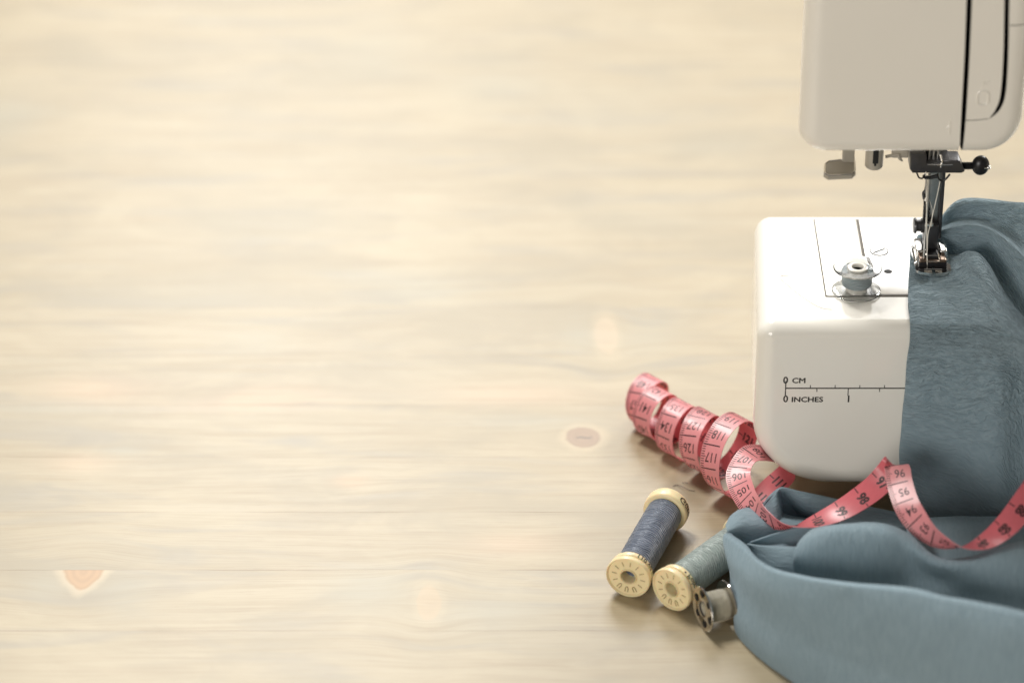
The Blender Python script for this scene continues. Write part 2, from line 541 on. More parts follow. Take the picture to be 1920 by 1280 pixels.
        return s.add(V, F, mi)

    def build(s, name, mats, parent=None, angle=35, base=None):
        org = BASE[parent.name] if parent is not None else np.array(base if base is not None else (0, 0, 0), float)
        me = bpy.data.meshes.new(name)
        v = (np.array(s.v) - org) * SC
        me.from_pydata([tuple(p) for p in v], [], s.f)
        if not isinstance(mats, (list, tuple)):
            mats = [mats]
        for m in mats:
            me.materials.append(m)
        me.polygons.foreach_set('material_index', s.mi)
        me.polygons.foreach_set('use_smooth', [True] * len(s.f))
        ul = me.uv_layers.new(name='uv')
        uvs = np.array(s.uv)
        li = np.empty(len(me.loops), dtype=np.int32)
        me.loops.foreach_get('vertex_index', li)
        ul.data.foreach_set('uv', uvs[li].ravel())
        me.validate()
        bm = bmesh.new(); bm.from_mesh(me)
        bmesh.ops.recalc_face_normals(bm, faces=bm.faces[:])
        bm.to_mesh(me); bm.free()
        if angle: me.set_sharp_from_angle(angle=math.radians(angle))
        me.update()
        o = bpy.data.objects.new(name, me)
        COL.objects.link(o)
        if parent is not None:
            o.parent = parent
        else:
            o.location = Vector(org) * SC
        BASE[o.name] = org
        return o


def rrect(x0, y0, x1, y1, r, seg=5):
    if not hasattr(r, '__len__'):
        r = [r] * 4
    P = []
    for (cx, cy, a0, rr) in ((x1 - r[0], y0 + r[0], -90, r[0]), (x1 - r[1], y1 - r[1], 0, r[1]), (x0 + r[2], y1 - r[2], 90, r[2]), (x0 + r[3], y0 + r[3], 180, r[3])):
        for k in range(seg + 1):
            a = math.radians(a0 + 90 * k / seg)
            P.append((cx + rr * math.cos(a), cy + rr * math.sin(a)))
    return P


def crs(P, n):
    """Catmull-Rom along axis 0, n samples per span"""
    P = np.asarray(P, float)
    Q = np.concatenate([[2 * P[0] - P[1]], P, [2 * P[-1] - P[-2]]])
    out = []
    for i in range(1, len(Q) - 2):
        for k in range(n):
            t = k / n
            out.append(0.5 * ((2 * Q[i]) + (-Q[i - 1] + Q[i + 1]) * t + (2 * Q[i - 1] - 5 * Q[i] + 4 * Q[i + 1] - Q[i + 2]) * t * t
                              + (-Q[i - 1] + 3 * Q[i] - 3 * Q[i + 1] + Q[i + 2]) * t ** 3))
    out.append(P[-1])
    return np.array(out)


def text2d(body, size, bold=0.0, maxlen=None):
    """triangulated letters: array of (u, v) centred on 0, and faces"""
    cu = bpy.data.curves.new('t', 'FONT')
    cu.body = body
    cu.size = size
    cu.offset = bold
    cu.align_x = 'CENTER'
    cu.align_y = 'CENTER'
    cu.resolution_u = 3
    ob = bpy.data.objects.new('t', cu)
    me = bpy.data.meshes.new_from_object(ob)
    bpy.data.objects.remove(ob)
    bpy.data.curves.remove(cu)
    bm = bmesh.new(); bm.from_mesh(me)
    bpy.data.meshes.remove(me)
    bmesh.ops.triangulate(bm, faces=bm.faces[:])
    if maxlen:
        for _ in range(3):
            ed = [e for e in bm.edges if e.calc_length() > maxlen]
            if not ed: break
            bmesh.ops.subdivide_edges(bm, edges=ed, cuts=1)
            bmesh.ops.triangulate(bm, faces=bm.faces[:])
    bm.verts.index_update()
    V = np.array([(v.co.x, v.co.y) for v in bm.verts])
    F = [tuple(v.index for v in f.verts) for f in bm.faces]
    bm.free()
    return V, F


# ------------------------------------------------------------------ the table top
mb = MB()
mb.add([(-160, -60, 0), (160, -60, 0), (160, 110, 0), (-160, 110, 0)], [(0, 1, 2, 3)])
mb.add([(-160, -60, -3), (160, -60, -3), (160, 110, -3), (-160, 110, -3), (-160, -60, 0), (160, -60, 0), (160, 110, 0), (-160, 110, 0)],
       [(0, 3, 2, 1), (0, 1, 5, 4), (1, 2, 6, 5), (2, 3, 7, 6), (3, 0, 4, 7)])
tb = mb.build('tabletop', M['wood'])
tag(tb, 'pale knotty pine tabletop of glued staves under everything', 'table', kind='structure')

# ------------------------------------------------------------------ the sewing machine
AZ0, AZ1, AD = 1.45, 9.4, 9.4       # underside, top and depth of the free arm
AX0 = float(W(1412, 760, y=0.6)[0])
AXR = 33.0
machine = thing('sewing_machine', 'cream white sewing machine with ruler on its free arm, cut off by the photo edge', 'sewing machine', (AX0, 4.7, 0))


def arc(cx, cz, rx, rz, a0, a1, n):
    return [(cx + rx * math.cos(math.radians(a0 + (a1 - a0) * k / n)), cz + rz * math.sin(math.radians(a0 + (a1 - a0) * k / n))) for k in range(n + 1)]


out = [(AXR, AZ0)] + [(AXR, AZ1)] + arc(AX0 + .75, AZ1 - .75, .75, .75, 90, 180, 8) + arc(AX0 + 3.3, AZ0 + 3.1, 3.3, 3.1, 180, 270, 24)
mb = MB()
out = out[::-1]
ra = np.array([max(0.62 + 0.5 * min(1, max(0, (6.2 - z_) / 3.2)), 0.75 * min(1, max(0, 1 - (x_ - AX0) / 1.2))) for x_, z_ in out])
mb.rex(out, 0, AD, ra, 10, r1=0.5)
mb.v = [(x_ + .05 * y_ * max(0, 1 - (x_ - AX0) / 4), y_, z_) for x_, y_, z_ in mb.v]
arm = mb.build('free_arm', M['plastic_bed'], machine, angle=40)
# faint joint between the front moulding and the bed, and the base and pillar out to the right
mb = MB().rbox((AXR - 0.5, -4, 0.0), (AXR + 12, 13, 9.6), 1.0)
mb.build('base', M['plastic'], machine)
mb = MB().rbox((AXR + 0.2, 0.6, 9.2), (AXR + 11.5, 10.4, 29.8), 1.4)
mb.build('pillar', M['plastic'], machine)

# bed: recess lining, bobbin cover, needle plate
pA = W(1547.5, 557, z=AZ1)
bx0, by0 = float(pA[0]), float(pA[1])
bx1 = float(W(1617, 470, z=AZ1)[0])
bx2 = 21.5
by1 = AD - 0.55
mb = MB().box((bx0, by0, AZ1 - .06), (bx2, by1, AZ1 + .004))
mb.build('bed_recess', M['groove'], machine)
mb = MB().rex(rrect(bx0 + .05, by0 + .04, bx1 - .05, by1 - .04, .12, 3), AZ1 + .005, AZ1 + .05, .02, 2, (0, 1, 2))
mb.build('bobbin_cover', M['cover'], machine)
mb = MB().rex(rrect(bx1 + .07, by0 + .16, bx2 - .1, by1 - .04, .10, 3), AZ1 + .005, AZ1 + .06, .02, 2, (0, 1, 2))
nplate = mb.build('needle_plate', M['plate'], machine)
# tongue hiding the joint near the front corner of the cover
sc = W(1648, 471, z=AZ1 + .06)
mb = MB().lathe([(.355, .0), (.35, .014), (0.0, .016)], (sc[0], sc[1], AZ1 + .062), (0, 0, 1), 32)
screw = mb.build('plate_screw', M['plate'], nplate)
mb = MB()
ring = [(.34, .0), (.36, .006), (.385, .0)]
ca, sa = math.cos(math.radians(35)), math.sin(math.radians(35))
sl = []
for (a_, b_) in ((-.30, -.045), (.30, -.045), (.30, .045), (-.30, .045)):
    sl.append((sc[0] + a_ * ca - b_ * sa, sc[1] + a_ * sa + b_ * ca, AZ1 + .083))
mb.add(sl, [(0, 1, 2, 3)])
rg = []
for k_ in range(49):
    a_ = 2 * math.pi * k_ / 48
    for rr0 in (.345, .385):
        rg.append((sc[0] + rr0 * math.cos(a_), sc[1] + rr0 * math.sin(a_), AZ1 + .083))
mb.add(rg, [(2 * k_, 2 * k_ + 1, 2 * k_ + 3, 2 * k_ + 2) for k_ in range(48)])
mb.build('screw_slot', M['slot'], screw)
hc = W(1665, 509, z=AZ1 + .06)
mb = MB().lathe([(0.0, 0.004), (.165, .004), (.17, .0)], (hc[0], hc[1], AZ1 + .064), (0, 0, 1), 24)
mb.build('plate_hole', M['slot'], nplate)
# feed dogs just below the foot, mostly under the cloth
# faint seam line across the front of the bed
s0, s1 = W(1449, 603, z=AZ1), W(1712, 603, z=AZ1)

# ruler printed on the front of the arm
mb = MB()
YF = -0.006


def fq(x0, z0, x1, z1):
    mb.add([(x0, YF, z0), (x1, YF, z0), (x1, YF, z1), (x0, YF, z1)], [(0, 1, 2, 3)])


r0 = W(1473, 727.5, y=0)
rx, rz = float(r0[0]), float(r0[2])
pc = 46.3
fq(rx, rz - .028, rx + 9, rz + .028)
fq(rx - .022, rz - .34, rx + .022, rz + .34)
for k in range(1, 9):
    fq(rx + k - .016, rz + .028, rx + k + .016, rz + .15)
for k in range(1, 7):
    L = .36 if k % 2 == 0 else .17
    fq(rx + 1.27 * k - .018, rz - L, rx + 1.27 * k + .018, rz - .028)
for body, px, py, size, bold in (('0', 1473, 713, .36, 0), ('0', 1473, 748, .36, 0), ('CM', 1498, 713.5, .27, 0), ('INCHES', 1513.5, 749, .27, 0), ('1', 1591, 748, .36, 0)):
    V, F = text2d(body, size * 1.12, bold)
    c = W(px, py, y=0)
    sx = 1.25 if len(body) > 1 else 1.0
    for k_, (du_, dz_) in enumerate(((-.012, 0), (.012, 0), (0, .010), (0, -.010))):
        mb.add([(c[0] + u * sx + du_, YF - .001 * k_, c[2] + v * 1.12 + dz_) for u, v in V], F)
mb.build('ruler_marking', M['ink'], arm, angle=0)

# head
HY = 1.0
hx0 = float(W(1501.5, 150, y=HY + .8)[0])
hx1 = float(W(1920, 170, y=HY + .8)[0])
hz0 = float(W(1650, 285, y=HY + .4)[2])
HZ1 = 31.0
HD = 10.2
out = arc(hx1 - 1.55, hz0 + 1.65, 1.55, 1.65, -90, 0, 12) + [(hx1 + .02, 24.0), (hx1 + .6, 24.6)] + [(AXR + 11.5, 24.6), (AXR + 11.5, HZ1)] + arc(hx0 + 2.2, HZ1 - 2.2, 2.2, 2.2, 90, 180, 10) + arc(hx0 + 1.15, hz0 + 1.0, 1.15, 1.0, 180, 270, 12)
mb = MB()
mb.rex(out, HY, HD, 0.72, 8, r1=1.2, taper=0.07)
head = mb.build('head', [M['plastic'], M['slot']], machine, angle=40)


def strip_cutter(pts, widths, depth):
    """vertical groove along a front-face polyline measured in the photograph"""
    P = [W(px, py, y=HY) for px, py in pts]
    P = crs(np.array(P), 6)
    wv = np.interp(np.linspace(0, 1, len(P)), np.linspace(0, 1, len(widths)), widths)
    T = np.gradient(P, axis=0)
    T /= np.linalg.norm(T, axis=1)[:, None]
    V = []
    for p, tt, w in zip(P, T, wv):
        n = np.array([tt[2], 0, -tt[0]])
        for yy in (HY - 1.0, HY + depth):
            for s_ in (-1, 1):
                q = p + n * s_ * w / 2
                V.append((q[0], yy, q[2]))
    F = []
    for i in range(len(P) - 1):
        a, b = i * 4, (i + 1) * 4
        F += [(a, b, b + 1, a + 1), (a + 3, b + 3, b + 2, a + 2), (a + 1, b + 1, b + 3, a + 3), (a + 2, b + 2, b, a)]
    F += [(0, 1, 3, 2), (len(V) - 4, len(V) - 2, len(V) - 1, len(V) - 3)]
    m_ = MB().add(V, F)
    return m_.build('cutter', [M['slot']], machine, angle=0)


def boolean(target, cutter):
    mod = target.modifiers.new('b', 'BOOLEAN')
    mod.object = cutter
    mod.operation = 'DIFFERENCE'
    mod.solver = 'EXACT'
    mod.material_mode = 'TRANSFER'
    dg = bpy.context.evaluated_depsgraph_get()
    dg.update()
    me = bpy.data.meshes.new_from_object(target.evaluated_get(dg))
    target.modifiers.remove(mod)
    old = target.data
    target.data = me
    bpy.data.meshes.remove(old)
    me.name = target.name
    cm = cutter.data
    bpy.data.objects.remove(cutter)
    bpy.data.meshes.remove(cm)


boolean(head, strip_cutter([(1822, -110), (1817.5, 0), (1813, 110), (1807, 215), (1803, 273), (1801.5, 300)], [.22, .21, .2, .19, .14, .12], 2.6))
boolean(head, strip_cutter([(1892, -110), (1888, 0), (1886, 100), (1881, 175), (1871, 205), (1855, 223)], [.2, .19, .19, .2, .16, .02], 2.2))
boolean(head, strip_cutter([(1808, 226), (1830, 225.5), (1853, 223)], [.03, .03, .03], .08))
boolean(head, strip_cutter([(1893, 48), (1930, 48.5), (1990, 49)], [.035, .035, .035], .12))
head.data.set_sharp_from_angle(angle=math.radians(40))
# moulded thread symbols on the face
mb = MB()
c = W(1843, 184, y=HY)
P = [(c[0] + .22 * math.cos(a), HY - .002, c[2] + (.14 if math.sin(a) > 0 else -.14) + .17 * math.sin(a)) for a in np.linspace(0, 2 * math.pi, 25)]
mb.tube(P, .042, 6, smooth=0)
c = W(1849, 157, y=HY)
mb.tube([(c[0] - .1, HY, c[2] - .08), (c[0] - .1, HY, c[2] + .1), (c[0] + .02, HY, c[2] - .05), (c[0] + .1, HY, c[2] + .12)], .022, 6, smooth=0)
c = W(1781, 238, y=HY)
mb.tube([(c[0], HY, c[2] - .35), (c[0], HY, c[2] + .3)], .03, 6, smooth=0)
mb.tube([(c[0], HY, c[2] + .05), (c[0] - .14, HY, c[2] - .05), (c[0] - .14, HY, c[2] - .16)], .025, 6, smooth=0)
mb.build('moulded_symbol', M['plastic'], head)

# small lever at the left below the head
LY = 3.4
a = W(1568, 286, y=LY); b = W(1604, 286, y=LY)
zt = hz0 + .5
mb = MB().rbox((float(W(1580, 300, y=LY)[0]), LY, float(W(1590, 306, y=LY)[2])), (float(W(1602, 300, y=LY)[0]), LY + .35, zt), .06)
lever = mb.build('lever', M['greyplastic'], machine)
zb = float(W(1575, 331, y=LY - .9)[2])
q = [W(1545, 314, z=zb), W(1544, 333, z=zb), W(1552, 338, z=zb), W(1598, 336, z=zb), W(1604, 330, z=zb), W(1604, 302, z=zb), W(1586, 300, z=zb), W(1579, 306, z=zb), W(1552, 309, z=zb)]
pl = [(float(p[0]), float(p[1])) for p in q]
mb = MB().rex(pl, zb, zb + .17, .04, 3, (0, 1, 2))
mb.build('lever_paddle', M['greyplastic'], lever)
mb = MB()
rim = [(x, y, zb + .18) for x, y in pl] + [(pl[0][0], pl[0][1], zb + .18)]
cxy = np.mean(np.array(pl), 0)
rim = [(cxy[0] + (x - cxy[0]) * .93, cxy[1] + (y - cxy[1]) * .93, z) for x, y, z in rim]
mb.tube(rim, .035, 6, smooth=0)
mb.build('paddle_rim', M['chrome'], lever)

# round housing with a dark slit
cy = 4.0
c0 = W(1639, 300, y=cy)
rr_ = 17 / 46.5
zb2 = float(W(1639, 313, y=cy)[2])
mb = MB().lathe([(0, zb2), (rr_ * .85, zb2), (rr_, zb2 + .08), (rr_, zt)], (c0[0], cy, 0), (0, 0, 1), 32)
hs = mb.build('threader_housing', M['greyplastic'], machine)
mb = MB().rbox((c0[0] - .1, cy - rr_ - .01, zb2 + .33), (c0[0] + .13, cy - rr_ + .2, zt), .03)
mb.rbox((c0[0] - .04, cy - rr_ - .012, zb2 + .22), (c0[0] + .06, cy - rr_ + .2, zb2 + .4), .03)
mb.build('housing_slit', M['slot'], hs)
# little hook bracket between
mb = MB()
p = lambda x, y, yy=4.4: W(x, y, y=yy)
mb.rbox(tuple(p(1672, 297)), tuple(p(1704, 283) + np.array([0, .3, 0])), .05)
mb.tube([p(1660, 294), p(1672, 292), p(1682, 290)], .07, 8)
mb.tube([p(1684, 288), p(1687, 297), p(1692, 302)], [.08, .07, .04], 8)
mb.build('guide_bracket', M['greyplastic'], machine)

# needle bar and clamp
NY = 4.3
nx = float(W(1738, 400, y=NY)[0])
bxc = float(W(1748, 300, y=NY + .2)[0])
mb = MB()
for dx_ in (-.16, .02, .19):
    mb.lathe([(.055, 0), (.055, 1.2)], (bxc + dx_, NY + .05, float(W(1748, 306, y=NY)[2])), (0, 0, 1), 12)
mb.lathe([(.3, .1), (.3, 1.6)], (bxc, NY + .6, float(W(1748, 306, y=NY)[2])), (0, 0, 1), 20)
mb.build('needle_bar', M['steel'], machine)
CZ = lambda px, py, yy=NY - .3: W(px, py, y=yy)
pts = [(1707, 297), (1706, 318), (1711, 325), (1803, 325), (1809, 322), (1800, 302), (1796, 301), (1768, 301), (1767, 306), (1738, 306), (1737, 289), (1707, 288)]
ol = [(float(CZ(a_, b_)[0]), float(CZ(a_, b_)[2])) for a_, b_ in pts]
mb = MB().rex(ol, NY - .3, NY + .55, .05, 3)
clamp = mb.build('needle_clamp', M['darksteel'], machine, angle=30)
mb = MB()
mb.tube([CZ(1739, 309, NY - .33), CZ(1770, 309, NY - .33), CZ(1786, 308.5, NY - .33)], .03, 6)
mb.tube([CZ(1763, 290, NY - .36), CZ(1766, 300, NY - .4), CZ(1765, 308, NY - .42), CZ(1764, 313, NY - .36)], .045, 8)
mb.build('clamp_wire', M['chrome'], clamp)
mb = MB()
k0, k1 = CZ(1800, 311, NY + .1), CZ(1826, 311, NY + .1)
prof = []
L = float(k1[0] - k0[0])
for i in range(22):
    prof.append((.14 + (.025 if i % 2 else 0), L * i / 21))
mb.lathe(prof, k0, (1, 0, 0), 20)
thumb = mb.build('clamp_screw', M['blackmetal'], machine)
kc = CZ(1838.5, 310, NY + .1)
mb = MB()
pf = [(0, -.42)] + [(.42 * math.cos(a), .42 * math.sin(a) * 1.0) for a in np.linspace(-1.35, 1.35, 14)] + [(0, .42)]
V0 = len(mb.v)
mb.lathe([(r_, z_ * .86) for r_, z_ in pf], kc, (1, 0, 0), 40)
mb.v = [(x_, kc[1] + (y_ - kc[1]) * .7, kc[2] + (z_ - kc[2]) * 1.02) for x_, y_, z_ in mb.v]
knob = mb.build('screw_head', M['blackmetal'], thumb)
mb = MB().rbox((kc[0] + .12, kc[1] - .32, kc[2] - .005), (kc[0] + .367, kc[1] + .3, kc[2] + .04), .01)
mb.build('head_slit', M['chrome'], knob)
mb = MB()
mb.tube([CZ(1719, 324), CZ(1723, 333), CZ(1730, 335)], .035, 8)
mb.tube([CZ(1758, 326), CZ(1760, 335), CZ(1766, 339), CZ(1773, 336), CZ(1781, 327)], .045, 8)
mb.tube([CZ(1730, 331), CZ(1742, 333), CZ(1758, 330)], .08, 8)
mb.build('thread_guide', M['blackmetal'], clamp)
# needle
mb = MB()
zt_ = float(W(nx, 325, y=NY)[2])
mb.tube([(nx, NY, 14.0), (nx, NY, 12.8), (nx, NY, 12.4), (nx, NY, 10.0), (nx, NY, 9.5)], [.07, .07, .04, .038, .01], 10, smooth=0)
mb.build('needle', M['steel'], machine)

# presser bar and foot
PY = 5.25
q = lambda px, py, yy=PY: W(px, py, y=yy)
g = lambda px, py, yy=PY: (float(W(px, py, y=yy)[0]), float(W(px, py, y=yy)[2]))
x0_, _ = g(1738, 380); x1_, _ = g(1763, 380)
mb = MB().rbox((x0_ + .02, PY + .1, float(q(1750, 440)[2])), (x1_ + .02, PY + .6, hz0 + 1), .05, axis='z')
pbar = mb.build('presser_bar', M['steel'], machine)
x2_, _ = g(1761.5, 380); x3_, _ = g(1769, 380)
mb = MB().rbox((x2_, PY - .05, float(q(1750, 447)[2])), (x3_, PY + .5, hz0 + 1), .04, axis='z')
mb.build('bar_side_plate', M['darksteel'], pbar)
mb = MB().rbox((g(1734, 400)[0], PY - .25, g(1750, 462)[1]), (g(1761, 400)[0], PY + .35, g(1750, 418)[1]), .05)
hold = mb.build('foot_holder', M['darksteel'], machine)
mb = MB().rbox((g(1733.5, 400)[0], PY - .3, g(1740, 419)[1]), (g(1750, 400)[0], PY - .1, g(1740, 413)[1]), .03)
mb.build('holder_lip', M['chrome'], hold)
# clamp screw on the left of the holder
a_ = q(1713, 423); b_ = q(1734, 423)
L = float(b_[0] - a_[0])
mb = MB()
pr = []
for i in range(9):
    pr += [(.30, L * (i + .1) / 9), (.32, L * (i + .3) / 9), (.32, L * (i + .7) / 9), (.30, L * (i + .9) / 9)]
pr = [(.0, 0), (.30, 0), (.325, .04), (.325, .1), (.24, .12), (.24, .28), (.30, .30), (.30, L)]
mb.lathe(pr, a_, (1, 0, 0), 28)
mb.build('holder_screw', M['darksteel'], hold)
# threader hook assembly left of the bar
mb = MB()
mb.rbox((g(1730.5, 400)[0], PY - .2, g(1730, 413)[1]), (g(1741, 400)[0], PY + .1, g(1730, 372)[1]), .05)
mb.tube([q(1735, 372, PY - .1), q(1733, 362, PY - .1), q(1736, 356, PY - .1), q(1737, 340, PY - .1), q(1734, 326, PY - .1)], [.12, .09, .07, .05, .04], 8)
mb.rbox((g(1729, 400)[0], PY - .3, g(1730, 378)[1]), (g(1737, 400)[0], PY - .1, g(1730, 373)[1]), .02)
for k in range(4):
    zz = g(1735, 388 + 7 * k)[1]
    mb.rbox((g(1730, 400)[0], PY - .27, zz - .03), (g(1742, 400)[0], PY + .05, zz + .03), .02)
thr = mb.build('needle_threader', M['blackmetal'], machine)
mb = MB().rbox((g(1730, 400)[0], PY - .36, g(1730, 371)[1]), (g(1738, 400)[0], PY - .2, g(1730, 363)[1]), .04)
mb.build('threader_clip', M['chrome'], thr)

# foot: chrome sole with raised sides, dark hinge block
FZ = 9.62
fx0 = float(W(1713, 500, z=FZ)[0]); fx1 = float(W(1781, 500, z=FZ)[0])
fy0 = float(W(1745, 521, z=FZ)[1]); fy1 = fy0 + 2.35
foot = thing_loc = None
xc = (fx0 + fx1) / 2
mb = MB()
# sole: curved toe plate built as grid with a needle slit between two toes
for side in (-1, 1):
    nu, nv = 10, 14
    V, F = [], []
    for top in (0, 1):
        for j in range(nv + 1):
            tt = j / nv
            yy = fy0 + (fy1 - fy0) * tt
            for i in range(nu + 1):
                s_ = i / nu
                xin = xc + side * (.07 if tt < .32 else .0)
                half = (fx1 - fx0) / 2 * (.98 if tt > .12 else .90 + .08 * tt / .12)
                xx = xin + side * (half - (.07 if tt < .32 else 0)) * s_
                toe = .16 * max(0, (0.16 - tt) / .16) ** 1.5 * (0.5 + .5 * s_)
                up = .05 * max(0, s_ - .8) / .2
                zz = FZ + toe + up + (.13 if top else 0)
                V.append((xx, yy, zz))
    n1 = (nu + 1) * (nv + 1)
    for j in range(nv):
        for i in range(nu):
            a0 = j * (nu + 1) + i
            F.append((a0, a0 + 1, a0 + nu + 2, a0 + nu + 1))
            F.append((n1 + a0, n1 + a0 + nu + 1, n1 + a0 + nu + 2, n1 + a0 + 1))
    for i in range(nu):
        F.append((i, n1 + i, n1 + i + 1, i + 1))
        a0 = nv * (nu + 1) + i
        F.append((a0, a0 + 1, n1 + a0 + 1, n1 + a0))
    for j in range(nv):
        for i in (0, nu):
            a0 = j * (nu + 1) + i
            F.append((a0, a0 + nu + 1, n1 + a0 + nu + 1, n1 + a0))
    mb.add(V, F)
pf_ = mb.build('presser_foot', M['chrome'], machine, angle=50)
mb = MB()
# raised side cheeks
for (xa, xb) in ((fx0 + .10, fx0 + .42), (fx1 - .42, fx1 - .10)):
    mb.rbox((xa, fy0 + 1.15, FZ + .1), (xb, fy0 + 2.25, FZ + .62), .06)
mb.build('foot_cheek', M['chrome'], pf_)
mb = MB()
mb.rbox((fx0 + .17, fy0 + .62, FZ + .12), (fx1 - .17, fy0 + 1.15, FZ + .36), .05)
mb.rbox((xc - .27, fy0 + .8, FZ + .2), (xc + .27, fy0 + 2.1, FZ + .52), .06)
mb.build('foot_hinge', M['blackmetal'], pf_)
mb = MB()
for (xa, xb) in ((fx0 + .20, fx0 + .47), (fx1 - .47, fx1 - .20)):
    mb.rbox((xa, fy0 + .66, FZ + .2), (xb, fy0 + 1.10, FZ + .47), .03)
mb.build('foot_pin_block', M['bronze'], pf_)
mb = MB()
for xx in (xc - .25, xc + .25):
    mb.tube([(xx, fy0 + .62, FZ + .42), (xx, fy0 + 1.0, FZ + .56), (xx, fy0 + 1.9, FZ + .72)], .025, 6)
for (yy, zz) in ((.62, .42), (.92, .53), (1.6, .69)):
    mb.tube([(xc - .25, fy0 + yy, FZ + zz), (xc + .25, fy0 + yy, FZ + zz)], .025, 6, smooth=0)
mb.tube([(xc - .36, fy0 + .45, FZ + .16), (xc + .36, fy0 + .45, FZ + .16)], .022, 6, smooth=0)
mb.build('foot_wire', M['chrome'], pf_)
mb = MB().rbox((xc - .23, fy0 + .6, FZ + .36), (xc + .23, fy0 + .95, FZ + .45), .03)
mb.build('foot_nameplate', M['bronze'], pf_)

# threads through the machine
mb = MB()
mb.tube([W(1736, 322, y=NY - .35), W(1737, 380, y=NY - .2), W(1738, 450, y=NY - .15), W(1738.5, 500, y=NY - .15), W(1739, 512, y=NY)], .022, 6)
mb.tube([W(1763, 338, y=NY - .3), W(1756, 372, y=NY - .25), W(1746, 415, y=NY - .22), W(1740, 440, y=NY - .2), W(1738.6, 470, y=NY - .17)], .020, 6)
mb.tube([W(1738, 330, y=NY + .1), W(1742, 370, y=NY + .1), W(1748, 395, y=NY + .1), W(1746, 425, y=NY)], .016, 6)
th = mb.build('needle_thread', M['whitethread'], None, base=W(1738, 512, y=NY))
tag(th, 'white sewing thread running down through the needle to the presser foot', 'thread')


# ------------------------------------------------------------------ fabric
def patch(mb, rows, nu=8, nv=8, rot=False, amp=0.03, seed=0, off=(0, 0)):
    G = []
    for r_ in rows:
        line = []
        for i, c_ in enumerate(r_):
            if c_[0] == 'r':
                p_ = G[-1][i] + np.array(c_[1:4], float)
            elif c_[0] == 'y':
                p_ = W(c_[1], c_[2], y=c_[3])
            else:
                p_ = W(c_[0], c_[1], z=c_[2])
            line.append(np.array(p_, float))
        G.append(line)
    G = np.array(G)
    A = crs(G, nv)
    B = crs(A.transpose(1, 0, 2), nu).transpose(1, 0, 2)
    R, C, _ = B.shape
    du = np.linalg.norm(np.diff(B, axis=1), axis=2).mean(0)
    dv = np.linalg.norm(np.diff(B, axis=0), axis=2).mean(1)
    us = np.concatenate([[0], np.cumsum(du)])
    vs_ = np.concatenate([[0], np.cumsum(dv)])
    # gentle puckers
    rng = np.random.RandomState(seed)
    gx = np.gradient(B, axis=1); gy = np.gradient(B, axis=0)
    N = np.cross(gx, gy)
    N /= np.linalg.norm(N, axis=2)[:, :, None] + 1e-9
    D = np.zeros((R, C))
    UU, VV = np.meshgrid(us, vs_)
    for _ in range(14):
        a_ = rng.uniform(0, math.pi); f_ = rng.uniform(.8, 4.0)
        D += np.sin((UU * math.cos(a_) + VV * math.sin(a_)) * f_ + rng.uniform(0, 6.28)) / f_
    B = B + N * (D * amp / 2.0)[:, :, None]
    V = B.reshape(-1, 3)
    V[:, 2] = np.maximum(V[:, 2], 0.03)
    if rot:
        UVs = np.stack([VV, UU], 2).reshape(-1, 2)
    else:
        UVs = np.stack([UU, VV], 2).reshape(-1, 2)
    UVs = UVs + np.array(off)
    F = [(i * C + j, i * C + j + 1, (i + 1) * C + j + 1, (i + 1) * C + j) for i in range(R - 1) for j in range(C - 1)]
    mb.add(V, F, 0, UVs)


def Y(px, py, y): return ('y', px, py, y)


def R_(*d): return ('r',) + d


fab = MB()
# --- sheet hanging over the front of the arm, up under the foot and the folds on the bed
n = 9
rows = []
xs = lambda *a: list(a)


def yrow(pxs, pys, ys): return [Y(a_, b_, c_) for a_, b_, c_ in zip(pxs, pys, ys)]


rows.append(yrow((1702, 1706, 1740, 1785, 1830, 1875, 1925, 2000, 2110), [1005] * 9, (-.9, -1.4, -1.7, -1.9, -2.0, -2.0, -1.9, -2.0, -2.2)))
rows.append(yrow((1700, 1696, 1735, 1780, 1828, 1875, 1925, 2000, 2110), [950] * 9, (-.8, -1.35, -1.8, -2.0, -2.1, -2.1, -1.9, -2.1, -2.3)))
rows.append(yrow((1697, 1688, 1728, 1775, 1825, 1875, 1925, 2000, 2110), [880] * 9, (-.6, -1.15, -1.5, -1.65, -1.8, -1.9, -1.6, -1.9, -2.1)))
rows.append(yrow((1700, 1689, 1728, 1775, 1825, 1875, 1925, 2000, 2110), [820] * 9, (-.4, -.95, -1.2, -1.3, -1.5, -1.7, -1.4, -1.7, -1.9)))
rows.append(yrow((1706, 1697, 1733, 1775, 1825, 1875, 1925, 2000, 2110), [740] * 9, (-.2, -.7, -.95, -1.0, -1.2, -1.5, -1.2, -1.5, -1.7)))
rows.append(yrow((1710, 1702, 1735, 1775, 1825, 1875, 1925, 2005, 2120), [670, 670, 670, 670, 670, 675, 690, 720, 760], (-.02, -.4, -.6, -.7, -.9, -1.2, -1.1, -1.3, -1.5)))
rows.append([(1712, 616, 9.2), (1705, 612, 9.35), (1737, 612, 9.5), (1777, 612, 9.62), (1825, 618, 9.7), (1872, 630, 9.75), (1925, 650, 9.8), (2010, 690, 9.7), (2130, 730, 9.6)])
rows.append([(1711, 575, 9.47), (1706, 575, 9.50), (1737, 573, 9.55), (1779, 570, 9.75), (1825, 570, 10.05), (1868, 585, 10.15), (1925, 625, 10.0), (2012, 672, 9.9), (2134, 718, 9.8)])
rows.append([(1711, 535, 9.47), (1706, 535, 9.50), (1737, 534, 9.55), (1783, 532, 9.75), (1825, 522, 10.30), (1860, 535, 10.45), (1922, 610, 10.1), (2014, 662, 10.0), (2136, 710, 9.9)])
rows.append([(1712, 500, 9.47), (1708, 500, 9.50), (1738, 500, 9.55), (1786, 498, 9.80), (1820, 482, 10.55), (1852, 500, 10.6), (1914, 596, 10.15), (2014, 656, 10.0), (2138, 705, 9.9)])
